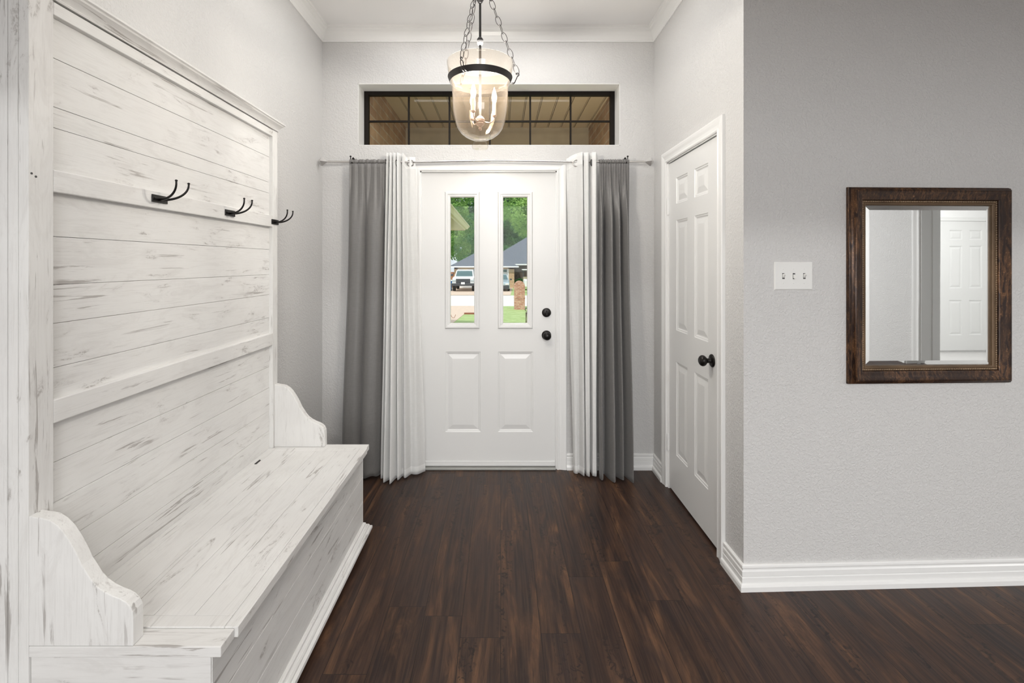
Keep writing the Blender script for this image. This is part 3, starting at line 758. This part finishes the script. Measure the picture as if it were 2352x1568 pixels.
# ================================================================== PENDANT LANTERN
LX, LY = -.087, 1.99
Lp = thing('pendant_lantern', 'bell jar glass pendant lantern with three lit candle bulbs hung on chains', 'pendant light', (LX, LY, HC))
LT = Matrix.Translation((LX, LY, 0))
part(MB().lathe([(0, HC), (.062, HC), (.062, HC-.008), (.05, HC-.018), (.02, HC-.028), (.008, HC-.03), (0, HC-.03)], 40, LT), 'canopy', M_IRON, Lp, smooth=40)
part(MB().tube([(LX, LY, HC-.02), (LX, LY, 2.02)], .0052, 14), 'stem', M_IRON, Lp, smooth=50)
part(MB().lathe([(.0052, 2.323), (.010, 2.325), (.0135, 2.333), (.0135, 2.339), (.0125, 2.341)], 24, LT), 'stem_ball', M_SILVER, Lp, smooth=50)
part(MB().lathe([(.0125, 2.341), (.0135, 2.344), (.013, 2.349), (.009, 2.355), (.0052, 2.357)], 24, LT), 'stem_collar', M_IRON, Lp, smooth=50)
# hub with three hooks
hb = part(MB().lathe([(.0052, 2.500), (.008, 2.502), (.016, 2.516), (.020, 2.530), (.018, 2.545), (.008, 2.55), (.0052, 2.552)], 24, LT), 'chain_hub', M_IRON, Lp, smooth=40)
angs = [math.radians(a) for a in (5, 125, 245)]
jar_p = [(.141, 2.246), (.1395, 2.235), (.137, 2.218), (.133, 2.196), (.127, 2.178), (.121, 2.160), (.1180, 2.135), (.1175, 2.113), (.1168, 2.08), (.115, 2.049), (.111, 2.022), (.104, 1.995), (.094, 1.970), (.080, 1.951), (.062, 1.937), (.044, 1.928), (.030, 1.924), (.0265, 1.918), (.0265, 1.912), (.030, 1.905), (.034, 1.898), (.0345, 1.892), (.031, 1.886), (.026, 1.884), (0, 1.884)]
inner = [(0, 1.928), (.040, 1.931), (.0585, 1.941), (.077, 1.955), (.091, 1.973), (.1015, 1.997), (.1085, 2.023), (.1128, 2.05), (.1148, 2.08), (.1155, 2.113), (.116, 2.135), (.119, 2.160), (.125, 2.178), (.131, 2.196), (.135, 2.218), (.1375, 2.235), (.139, 2.246), (.140, 2.2475), (.141, 2.246)]
part(MB().lathe(jar_p[::-1]+[(.140, 2.2475)]+inner[::-1][2:], 72, LT), 'glass_bell_jar', M_JAR, Lp, smooth='all')
part(MB().lathe([(.1265, 2.163), (.1275, 2.163), (.1365, 2.187), (.1355, 2.187), (.1265, 2.163)], 72, LT, cap=False), 'metal_band', M_IRON, Lp, smooth=40)
for a in angs:
    ca, sa = math.cos(a), math.sin(a); pr = Vector((-sa, ca, 0))
    def W_(r, z, s=0): return Vector((LX+r*ca, LY+r*sa, z))+pr*s
    # hook at the hub
    hk = []
    for k in range(17):
        t = k/16
        if t < .35: hk.append(W_(lerp(.012, .034, t/.35), 2.535-.004*math.sin(t*9)))
        else:
            b = (t-.35)/.65*PI*1.1; hk.append(W_(.034+.010-.010*math.cos(b), 2.535-.020*math.sin(b)-.004*(b > 1.5)))
    part(MB().tube(hk, .0018, 8).sphere(hk[-1], .003, 8, 6), 'hub_hook', M_IRON, hb, smooth='all')
    # ear on the band : double wire
    ear = MB()
    pts = [W_(.128, 2.166, .0055), W_(.142, 2.166, .0055), W_(.147, 2.170, .0055), W_(.156, 2.190, .0055), W_(.159, 2.197, .004), W_(.160, 2.1995, 0), W_(.159, 2.197, -.004), W_(.156, 2.190, -.0055), W_(.147, 2.170, -.0055), W_(.142, 2.166, -.0055), W_(.128, 2.166, -.0055)]
    ear.tube(pts, .0017, 8)
    cu = [W_(.159+.0065*math.sin(b), 2.2015-.0065*math.cos(b)+.003) for b in [k/10*PI*1.5 for k in range(11)]]
    ear.tube(cu, .0022, 8)
    part(ear, 'chain_ear', M_IRON, Lp, smooth='all')
    A, B = W_(.046, 2.514), W_(.1600, 2.208)
    d = (B-A); n = 9; Lk = d.length/n; ch = MB(); d.normalize()
    ax2 = pr; ax1 = d.cross(ax2).normalized()
    for k in range(n):
        c = A+d*Lk*(k+.5); side = ax2 if k % 2 else ax1
        hl, hw = Lk*.5+.0035, .0105; pts = []
        for q in range(20):
            b = 2*PI*q/20; pts.append(c+d*(hl*math.cos(b))+side*(hw*math.sin(b)))
        ch.tube(pts, .0014, 6, closed=True)
    part(ch, 'chain', M_CHAIN, Lp, smooth='all')
# candelabra
cb = part(MB().lathe([(0, 1.962), (.005, 1.963), (.0075, 1.969), (.005, 1.976), (.007, 1.980), (.016, 1.986), (.019, 1.992), (.012, 1.996), (.018, 2.000), (.020, 2.010), (.012, 2.020), (.0055, 2.024), (0, 2.024)], 28, LT), 'candelabra_hub', M_ARM, Lp, smooth=35)
for a in angs:
    ca, sa = math.cos(a), math.sin(a)
    def W_(r, z): return Vector((LX+r*ca, LY+r*sa, z))
    pts = [W_(.012, 2.004), W_(.022, 1.998), W_(.036, 1.996), W_(.050, 2.000), W_(.058, 2.010), W_(.060, 2.022)]
    arm = part(MB().tube(pts, .0026, 8).lathe([(0, 2.018), (.006, 2.020), (.0105, 2.026), (.0105, 2.028), (0, 2.028)], 18, Matrix.Translation((W_(.06, 0)))), 'candle_arm', M_ARM, Lp, smooth=50)
    part(MB().lathe([(.0, 2.027), (.0078, 2.027), (.0078, 2.078), (.0, 2.078)], 18, Matrix.Translation(W_(.06, 0))), 'candle_sleeve', M_SLEEVE, arm, smooth=40)
    part(MB().lathe([(0, 2.078), (.006, 2.079), (.0085, 2.088), (.0110, 2.100), (.0108, 2.110), (.0078, 2.124), (.0036, 2.138), (.0012, 2.146), (0, 2.148)], 18, Matrix.Translation(W_(.06, 0))), 'candle_bulb', M_BULB, arm, smooth='all')
    pl = bpy.data.lights.new('bulb_light', 'POINT'); pl.energy = BULB_W; pl.color = (1, .985, .965); pl.shadow_soft_size = .008
    po = bpy.data.objects.new('bulb_light', pl); po.location = W_(.06, 2.108); C.objects.link(po)

# ================================================================== MIRROR AND SWITCHES ON THE FACING WALL
ANG = math.atan(.035)
def on_wall(x): return (x, YC+.035*(x-XR), 0)
def wall_root(name, label, cat, x, z):
    r = thing(name, label, cat, (x, YC+.035*(x-XR), z)); r.rotation_euler = (0, 0, ANG); return r
Mr = wall_root('wall_mirror', 'rectangular mirror with dark bronze-brown frame beside the light switches', 'mirror', 1.860, 1.305)
hw, hh = .361, .425
mp_ = lambda a, b, h: (a, -h, b)
rect = [(-hw, -hh), (hw, -hh), (hw, hh), (-hw, hh)]
fp = [(0, 0), (0, .010), (.002, .012), (.002, .016), (.005, .018), (.005, .024), (.010, .027), (.012, .033), (.018, .037), (.024, .036), (.034, .030), (.046, .026), (.054, .024), (.058, .019), (.058, .013)]
MB().sweep(rect, fp, mp_, closed=True).build('frame', M_FRAME_V, Mr, smooth=50)
MB().sweep(rect, [(.058, .013), (.066, .013), (.068, .0155), (.074, .015), (.078, .011), (.078, .004)], mp_, closed=True).build('inner_gilt_edge', M_GILT, Mr, smooth=50)
bd = MB(); o = .062
def beads(a, b):
    a = Vector(a); b = Vector(b); n = int((b-a).length/.0078)
    for i in range(n): 
        p = a+(b-a)*(i/n); bd.sphere((p.x, -.0145, p.y), .0036, 8, 5)
q = [(-hw+o, -hh+o), (hw-o, -hh+o), (hw-o, hh-o), (-hw+o, hh-o)]
for i in range(4): beads(q[i], q[(i+1) % 4])
bd.build('beaded_trim', M_BEAD, Mr, smooth='all')
MB().sweep([(-hw+.076, -hh+.076), (hw-.076, -hh+.076), (hw-.076, hh-.076), (-hw+.076, hh-.076)], [(0, .004), (.022, .0062)], mp_, closed=True, caps=False).add([(-hw+.098, -.0062, -hh+.098), (hw-.098, -.0062, -hh+.098), (hw-.098, -.0062, hh-.098), (-hw+.098, -.0062, hh-.098)], [(0, 1, 2, 3)]).build('mirror_glass', M_MIRROR, Mr)
MB().box(-hw+.02, hw-.02, -.003, -.0005, -hh+.02, hh-.02).build('backing', M_FRAME_V, Mr)

Sw = wall_root('switch_plate', 'white three-gang toggle light switch plate left of the mirror', 'light switch', 1.2635, 1.346)
MB().sweep([(-.085, -.0605), (.085, -.0605), (.085, .0605), (-.085, .0605)], [(0, 0), (0, .002), (.0045, .0062)], mp_, closed=True).add([(-.0805, -.0062, -.056), (.0805, -.0062, -.056), (.0805, -.0062, .056), (-.0805, -.0062, .056)], [(0, 1, 2, 3)]).build('plate', M_PLASTIC, Sw)
for i, x in enumerate((-.0460, 0, .0460)):
    MB().box(x-.0052, x+.0052, -.0067, -.006, -.0125, .0125).build('toggle_slot', M_SLOT, Sw)
    up_ = i != 1
    s = 1 if up_ else -1
    MB().add([(x-.0042, -.006, -.008), (x+.0042, -.006, -.008), (x+.0042, -.006, .008), (x-.0042, -.006, .008),
              (x-.0032, -.0185, s*.0085-.0035), (x+.0032, -.0185, s*.0085-.0035), (x+.0032, -.0185, s*.0085+.0035), (x-.0032, -.0185, s*.0085+.0035)],
             [(0, 1, 2, 3), (4, 5, 6, 7), (0, 1, 5, 4), (1, 2, 6, 5), (2, 3, 7, 6), (3, 0, 4, 7)]).build('toggle', M_PLASTIC, Sw)
    for z in (-.030, .030):
        MB().lathe([(0, 0), (.0032, 0), (.0028, .001), (0, .0013)], 14, AX(x, -.0062, z)).build('screw', M_PLASTIC, Sw)

# ================================================================== PORCH AND OUTDOORS
PY1 = 4.65
struct(MB().box(-1.3, 1.3, YF+.17, 5.0, -.2, -.06).build('porch_floor', M_CONC))
m = MB(); x = -.94
while x < .86:
    m.box(x+.003, min(x+.114, .872), YF+.17, PY1, 2.74, 2.76); m.box(x+.119, min(x+.125, .872), YF+.17, PY1, 2.744, 2.76); x += .128
m.box(-.94, .87, YF+.17, PY1, 2.758, 2.80)
struct(m.build('ceiling_porch', M_SOFFIT, weld=False, bevel=.001), 'tan grooved porch ceiling seen through the transom')
struct(MB().box(-1.16, -.94, YF+.17, PY1+.2, -.2, 2.8).build('wall_porch_left', M_BRICK_Y))
struct(MB().box(.87, 1.10, YF+.17, PY1+.2, -.2, 2.8).build('wall_porch_right', M_BRICK_Y))
struct(MB().box(-.94, .87, PY1, PY1+.2, 2.12, 2.8).build('wall_porch_beam', M_BEAM))
pl = bpy.data.lights.new('porch_lamp_light', 'POINT'); pl.energy = 8; pl.color = (1, .89, .72); pl.shadow_soft_size = .12
po = bpy.data.objects.new('porch_lamp_light', pl); po.location = (.55, 3.62, 1.85); C.objects.link(po)
# projecting wing of the house, left of the porch
Wg = thing('house_wing', 'projecting wing of the house with tan soffit and gutter, left pane of the door', 'building', (-3, 9, -.4))
part(MB().box(-4.5, -1.62, 5.2, 13.1, -.8, 2.36), 'wall', M_BRICK_X, Wg)
m = MB().box(-4.5, -1.04, 5.0, 13.7, 2.385, 2.42)
for k in range(14): m.box(-1.62, -1.06, 5.0+k*.62, 5.0+k*.62+.60, 2.375, 2.39)
part(m, 'soffit', M_CREAM, Wg, weld=False)
part(MB().box(-1.06, -1.03, 5.0, 13.72, 2.36, 2.52).box(-4.5, -1.03, 13.69, 13.72, 2.36, 2.52), 'fascia', M_CREAM, Wg, weld=False)
gp = [(0, .02), (.05, .02), (.07, .05), (.09, .08), (.12, .10), (.12, .12), (0, .12)]
part(MB().prism([(-1.03+a, 2.38+b) for a, b in gp], lambda a, b, h: (a, h, b), 5.0, 13.85), 'gutter', M_CREAM, Wg)
part(MB().prism([(-1.0, 2.50), (-4.5, 4.3), (-4.5, 2.50)], lambda a, b, h: (a, h, b), 5.0, 13.75), 'roof', M_SHINGLE, Wg)

# terrain
def gz(y): return -.1-.9*(min(max(y, 4.7), 24)-4.7)/19.3
def ground(name, poly_x, ys, mat, lift=0):
    """poly_x(y) -> (x0,x1); strip following the slope"""
    m = MB()
    for a, b in zip(ys, ys[1:]):
        x0, x1 = poly_x(a); x2, x3 = poly_x(b)
        m.add([(x0, a, gz(a)+lift), (x1, a, gz(a)+lift), (x3, b, gz(b)+lift), (x2, b, gz(b)+lift), (x0, a, gz(a)+lift-.3), (x1, a, gz(a)+lift-.3), (x3, b, gz(b)+lift-.3), (x2, b, gz(b)+lift-.3)],
              [(0, 1, 2, 3), (4, 5, 6, 7), (0, 1, 5, 4), (1, 2, 6, 5), (2, 3, 7, 6), (3, 0, 4, 7)])
    return struct(m.build(name, mat))
ground('lawn', lambda y: (-30, 40), [5.05, 8, 12, 16, 20, 24, 26.5], M_GRASS)
ground('driveway', lambda y: (-12, -1.62), [13.9, 16, 18, 20.9], M_CONC, .015)
ground('sidewalk', lambda y: (-12, -.35), [20.9, 24, 26.5], M_CONC, .016)
ground('street', lambda y: (-60, 60), [26.5, 35.7], M_STREET, -.02)
ground('far_lawn', lambda y: (-60, 60), [35.7, 90], M_GRASS)
ground('far_driveway', lambda y: (-6.2-.0*(y), .75+.04*(y-35.7)), [35.7, 46.2], M_CONC, .02)
ed = MB().box(-1.62, -.35, 20.84, 20.96, gz(20.9)-.05, gz(20.9)+.07)
tag(ed.build('lawn_edging', M_RUST), 'low rust brown edging strip at the end of the near lawn', 'edging')

# brick mailbox
m = MB(); w = .275
arch = [(-w, 0), (w, 0), (w, 1.22)]+[(w*math.cos(t), 1.22+w*math.sin(t)) for t in [PI*k/14 for k in range(1, 14)]]+[(-w, 1.22)]
Mx = thing('brick_mailbox', 'round-topped brick mailbox pillar by the street', 'mailbox', (.985, 24.7, -1.0))
part(MB().prism(arch, lambda a, b, h: (.985+a, h, b-1.0), 24.45, 24.95), 'pillar', M_BRICK_M, Mx)
part(MB().box(.985-w-.015, .985+w+.015, 24.43, 24.97, -.41, -.385), 'brick_ledge', M_BRICK_M, Mx)
# plant stand near the right pane
Ps = thing('lattice_stand', 'dark lattice garden post with a ring at its top, seen through the right pane', 'garden post', (.425, 7.0, gz(7)))
m = MB()
for k in range(8):
    a = k*PI/4
    m.tube([(.425+.05*math.cos(a+t*2.2), 7+.05*math.sin(a+t*2.2), gz(7)+t*.88) for t in [i/12 for i in range(13)]], .005, 6)
    m.tube([(.425+.05*math.cos(a-t*2.2), 7+.05*math.sin(a-t*2.2), gz(7)+t*.88) for t in [i/12 for i in range(13)]], .005, 6)
part(m, 'lattice', M_FENCE, Ps)
part(torus(MB(), (.385, 7.0, gz(7)+.92), .022, .004, FY), 'ring', M_IRON, Ps)
# rusty curl on the driveway
pts = [(-1.98+.28*t, 17.8, gz(17.8)+.06+.26*math.exp(-((t-.1)/.25)**2)+(.12 if t > .8 else 0)*(t-.8)*5) for t in [i/20 for i in range(21)]]
tag(MB().tube(pts, .008, 6).box(-1.99, -1.97, 17.79, 17.81, gz(17.8), gz(17.8)+.2).build('garden_wire', M_RUST), 'thin curled rusty wire standing on the driveway', 'garden ornament')

# neighbour's house
Hn = thing('neighbour_house', 'brick house with grey shingle roofs and white garage door across the street', 'house', (0, 48, -1.0))
part(MB().box(-4.55, -4.15, 46, 46.5, -1.0, 1.05).box(.77, 1.33, 46, 46.5, -1.0, 1.05).box(-4.55, 1.33, 46, 46.3, .86, 1.05).box(-4.55, -4.3, 46.3, 52, -1, 1.05).box(1.1, 1.33, 46.3, 52, -1, 1.05), 'wall', M_BRICK_N, Hn, weld=False)
gd = part(MB().box(-4.15, .77, 46.15, 46.2, -1.0, .86), 'garage_door', M_WHITE, Hn)
m = MB()
for k in range(6): m.box(-3.95+k*.8, -3.4+k*.8, 46.12, 46.16, .56, .80)
part(m, 'garage_window', M_CARGLASS, gd, weld=False)
for gx in (-4.2, .70): part(MB().box(gx, gx+.09, 45.95, 46.15, -1, .9), 'garage_trim', M_WHITE, Hn)
part(MB().box(-5.0, 1.76, 45.5, 45.56, 1.02, 1.14), 'gutter', M_WHITE, Hn)
part(MB().add([(-5.0, 45.5, 1.12), (1.76, 45.5, 1.12), (1.76, 54, 1.12), (-5.0, 54, 1.12), (-1.62, 50, 3.1), (-1.62, 52, 3.1)], [(0, 1, 4), (1, 2, 5, 4), (2, 3, 5), (3, 0, 4, 5), (0, 3, 2, 1)]), 'garage_roof', M_SHINGLE, Hn)
part(MB().add([(-2.1, 50, 1.32), (14, 50, 1.32), (14, 62, 1.32), (-2.1, 62, 1.32), (4.9, 56, 5.6), (8, 56, 5.6)], [(0, 1, 5, 4), (1, 2, 5), (2, 3, 4, 5), (3, 0, 4), (0, 3, 2, 1)]), 'main_roof', M_SHINGLE, Hn)
part(MB().box(1.4, 14, 49.95, 50.03, 1.22, 1.36), 'main_gutter', M_WHITE, Hn)
m = MB()
for k in range(40): m.box(1.35+k*.15, 1.35+k*.15+.13, 50.6, 50.66, -1, 1.25)
m.box(1.33, 8, 50.68, 50.75, -1, 1.25)
part(m, 'board_wall', M_FENCE, Hn, weld=False)
# red cedar fence beside the garage
m = MB()
for k in range(16): m.box(-7+k*.15, -7+k*.15+.14, 47, 47.03, -1, .55)
tag(m.build('wooden_fence', M_CEDAR, weld=False), 'red brown board fence left of the garage across the street', 'fence')

def leaves(n, blobs, size, seed):
    r = random.Random(seed); m = MB(); vs = []; fs = []
    for i in range(n):
        bx, by, bz, R = r.choice(blobs)
        while 1:
            d = Vector((r.gauss(0, 1), r.gauss(0, 1), r.gauss(0, 1)))
            if d.length > .1: break
        d.normalize(); rad = R*(r.uniform(.55, 1.05))
        p = Vector((bx, by, bz))+Vector((d.x*rad, d.y*rad, d.z*rad*.8))
        a = Vector((r.gauss(0, 1), r.gauss(0, 1), r.gauss(0, 1))).normalized(); b = a.orthogonal().normalized()
        s = size*r.uniform(.6, 1.3); n0 = len(vs)
        vs += [p+a*s, p+b*s*.55, p-a*s, p-b*s*.55]; fs.append((n0, n0+1, n0+2, n0+3))
    m.v = [tuple(v) for v in vs]; m.f = fs; return m
def tree(label, x, y, base, blobs, n, size, mat, seed, h0):
    t = thing('leafy_tree', label, 'tree', (x, y, base), 'trees behind the houses' if y > 44 else None)
    bl = [(x+a, y+b, base+c, R) for a, b, c, R in blobs]
    tr = MB().tube([(x, y, base), (x+.1, y, base+h0*.5), (x-.1, y+.1, base+h0)], [.35, .27, .15], 10)
    for a, b, c, R in bl[:4]: tr.tube([(x, y, base+h0*.7), (a, b, c)], [.15, .05], 6)
    part(tr, 'trunk', M_BARK, t)
    part(leaves(n, bl, size, seed), 'foliage', mat, t, weld=False)
def blobs(seed, n, sx, z0, z1, R):
    r = random.Random(seed); return [(r.uniform(-sx, sx), r.uniform(-sx*.5, sx*.5), r.uniform(z0, z1), R*r.uniform(.7, 1.2)) for _ in range(n)]
tree('tall bright green tree behind the garage, upper left pane', -8.2, 57, -1, blobs(1, 34, 4.4, .2, 13.5, 1.7), 20000, .19, M_LEAF, 1, 6)
tree('rounded deep green tree in the middle behind the garage roof', -1.2, 71, -1, blobs(2, 26, 4.0, 2.0, 10, 1.7), 20000, .20, M_LEAF2, 2, 5)
tree('tall green tree behind the main roof on the right', 9.0, 86, -1, blobs(3, 26, 5.6, 3, 15, 2.3), 18000, .24, M_LEAF, 3, 7)
tree('very tall green tree farthest back, filling the sky above the roofs', -3.6, 92, -1, blobs(6, 44, 9.0, 3, 20, 2.7), 26000, .32, M_LEAF2, 6, 8)
tree('near tree whose bright branches hang into the upper right pane', 4.6, 33, -1, blobs(4, 26, 4.0, 5.0, 9.5, 1.2), 26000, .10, M_LEAF, 4, 6)
tag(leaves(2500, [(1.75+.25*k, 49.4, -.55+.1*(k % 2), .35) for k in range(6)], .09, 9).build('garden_shrub', M_LEAF2, weld=False), 'dark green shrub against the board wall, right of the garage', 'shrub')

# vehicles (real sizes, nose towards the camera)
def wheel(m, x, y, z, r, w):
    m.lathe([(0, -w/2), (r*.9, -w/2), (r, -w/2+.03), (r, w/2-.03), (r*.9, w/2), (0, w/2)], 24, Matrix.Translation((x, y, z)) @ Matrix.Rotation(PI/2, 4, 'Y'))
    return m
def loft(m, secs):
    """secs: list of (y, half width, z0, z1) boxes joined into a body"""
    vs = []; fs = []
    for y, hw_, z0, z1, cxx in secs: vs += [(cxx-hw_, y, z0), (cxx+hw_, y, z0), (cxx+hw_*.94, y, z1), (cxx-hw_*.94, y, z1)]
    for i in range(len(secs)-1):
        for k in range(4): fs.append((i*4+k, i*4+(k+1) % 4, i*4+4+(k+1) % 4, i*4+4+k))
    fs += [(0, 1, 2, 3), tuple(range(len(vs)-4, len(vs)))]
    return m.add(vs, fs)
tx, ty, gz0 = -3.2, 40.0, -.98
Tk = thing('pickup_truck', 'white pickup truck with dark grille parked on the driveway across the street', 'truck', (tx, ty+2.7, gz0))
part(loft(MB(), [(ty, .93, gz0+.62, gz0+1.12, tx), (ty+.15, .97, gz0+.5, gz0+1.17, tx), (ty+1.4, .99, gz0+.45, gz0+1.24, tx), (ty+5.2, .99, gz0+.5, gz0+1.22, tx)]), 'body', M_WHITE, Tk, bevel=.03)
part(MB().add([(tx+a*w_, ty+y_, gz0+z_) for w_, y_, z_ in ((.86, 1.3, 1.22), (.72, 1.95, 1.80), (.72, 3.0, 1.82), (.86, 3.4, 1.22)) for a in (-1, 1)], [(0, 1, 3, 2), (2, 3, 5, 4), (4, 5, 7, 6), (0, 2, 4, 6), (1, 7, 5, 3), (0, 6, 7, 1)]), 'cab', M_WHITE, Tk, bevel=.03)
part(MB().add([(tx-.74, ty+1.33, gz0+1.27), (tx+.74, ty+1.33, gz0+1.27), (tx+.66, ty+1.88, gz0+1.745), (tx-.66, ty+1.88, gz0+1.745)], [(0, 1, 2, 3)]), 'windscreen', M_CARGLASS, Tk)
part(MB().box(tx-.6, tx+.6, ty-.05, ty+.02, gz0+.72, gz0+1.08), 'grille', M_GRILLE, Tk, bevel=.02)
for s in (-1, 1):
    part(MB().box(tx+s*.78-.15, tx+s*.78+.15, ty-.04, ty+.03, gz0+.84, gz0+1.00), 'headlight', M_CARSILVER, Tk, bevel=.02)
    part(MB().box(tx+s*1.12-.12, tx+s*1.12+.12, ty+1.55, ty+1.68, gz0+1.28, gz0+1.46), 'wing_mirror', M_GRILLE, Tk, bevel=.02)
    for yy in (.95, 4.3): part(wheel(MB(), tx+s*.84, ty+yy, gz0+.38, .38, .26), 'wheel', M_TYRE, Tk)
part(MB().box(tx-1.0, tx+1.0, ty-.18, ty+.05, gz0+.48, gz0+.70), 'bumper', M_GRILLE, Tk, bevel=.03)
part(MB().box(tx-.16, tx+.16, ty-.20, ty-.18, gz0+.62, gz0+.80), 'number_plate', M_WHITE, Tk)
part(MB().box(tx-.14, tx+.14, ty+2.3, ty+2.45, gz0+1.82, gz0+1.87), 'roof_light', M_CREAM, Tk)
tx, ty = -.07, 40.2
Cr = thing('parked_car', 'pale silver car with dark lower nose parked by the garage door', 'car', (tx, ty+2.2, gz0))
part(loft(MB(), [(ty, .78, gz0+.25, gz0+.66, tx), (ty+.2, .86, gz0+.2, gz0+.80, tx), (ty+1.2, .89, gz0+.2, gz0+.95, tx), (ty+4.2, .88, gz0+.22, gz0+.95, tx)]), 'body', M_CARSILVER, Cr, bevel=.04)
part(MB().add([(tx+a*w_, ty+y_, gz0+z_) for w_, y_, z_ in ((.80, 1.1, .93), (.60, 1.8, 1.42), (.60, 2.9, 1.42), (.78, 3.7, .93)) for a in (-1, 1)], [(0, 1, 3, 2), (2, 3, 5, 4), (4, 5, 7, 6), (0, 2, 4, 6), (1, 7, 5, 3), (0, 6, 7, 1)]), 'cabin', M_CARSILVER, Cr, bevel=.03)
part(MB().add([(tx-.70, ty+1.15, gz0+.98), (tx+.70, ty+1.15, gz0+.98), (tx+.56, ty+1.73, gz0+1.38), (tx-.56, ty+1.73, gz0+1.38)], [(0, 1, 2, 3)]), 'windscreen', M_CARGLASS, Cr)
part(MB().box(tx-.80, tx+.80, ty-.06, ty+.1, gz0+.18, gz0+.52), 'bumper', M_GRILLE, Cr, bevel=.04)
for s in (-1, 1):
    part(MB().box(tx+s*.62-.15, tx+s*.62+.15, ty-.05, ty+.05, gz0+.56, gz0+.68), 'headlight', M_WHITE, Cr, bevel=.02)
    part(MB().box(tx+s*.97-.09, tx+s*.97+.09, ty+1.3, ty+1.4, gz0+.92, gz0+1.05), 'wing_mirror', M_GRILLE, Cr, bevel=.02)
    for yy in (.75, 3.4): part(wheel(MB(), tx+s*.76, ty+yy, gz0+.31, .31, .2), 'wheel', M_TYRE, Cr)
# golf cart
tx, ty = 2.58, 42.0
Gc = thing('golf_cart', 'white cart with flat canopy parked on the grass at the right edge', 'golf cart', (tx, ty+1, gz0))
part(MB().box(tx-.62, tx+.62, ty-.1, ty+1.9, gz0+1.78, gz0+1.86), 'canopy', M_WHITE, Gc, bevel=.03)
part(loft(MB(), [(ty, .42, gz0+.3, gz0+.85, tx), (ty+.3, .55, gz0+.28, gz0+1.0, tx), (ty+.7, .55, gz0+.28, gz0+.6, tx), (ty+2.1, .55, gz0+.28, gz0+.6, tx)]), 'body', M_WHITE, Gc, bevel=.03)
for s in (-1, 1):
    part(MB().tube([(tx+s*.5, ty+.3, gz0+.95), (tx+s*.52, ty+.55, gz0+1.8)], .02, 8), 'canopy_post', M_GRILLE, Gc)
    part(MB().tube([(tx+s*.5, ty+1.9, gz0+.55), (tx+s*.52, ty+1.7, gz0+1.8)], .02, 8), 'canopy_post', M_GRILLE, Gc)
    for yy in (.35, 1.75): part(wheel(MB(), tx+s*.48, ty+yy, gz0+.23, .23, .17), 'wheel', M_TYRE, Gc)
part(MB().box(tx-.5, tx+.5, ty+1.1, ty+1.6, gz0+.6, gz0+.78).box(tx-.5, tx+.5, ty+1.55, ty+1.65, gz0+.78, gz0+1.15), 'seat', M_CREAM, Gc)
# wheelie bin
Bn = thing('wheelie_bin', 'blue wheeled bin with pale lid standing left of the white pickup', 'bin', (-4.50, 41.2, -1.0))
part(MB().add([(-4.50+a*w_, 41.2+b*w_, -1.0+z_) for w_, z_ in ((.19, .04), (.25, .88)) for a, b in ((-1, -1), (1, -1), (1, 1), (-1, 1))], [(0, 1, 2, 3), (4, 5, 6, 7), (0, 1, 5, 4), (1, 2, 6, 5), (2, 3, 7, 6), (3, 0, 4, 7)]), 'body', M_BLUEBIN, Bn, bevel=.01)
part(MB().box(-4.78, -4.22, 40.92, 41.48, -.12, -.03), 'lid', M_WHITE, Bn, bevel=.02)
for s in (-1, 1): part(wheel(MB(), -4.50+s*.2, 41.4, -.91, .09, .05), 'wheel', M_TYRE, Bn)
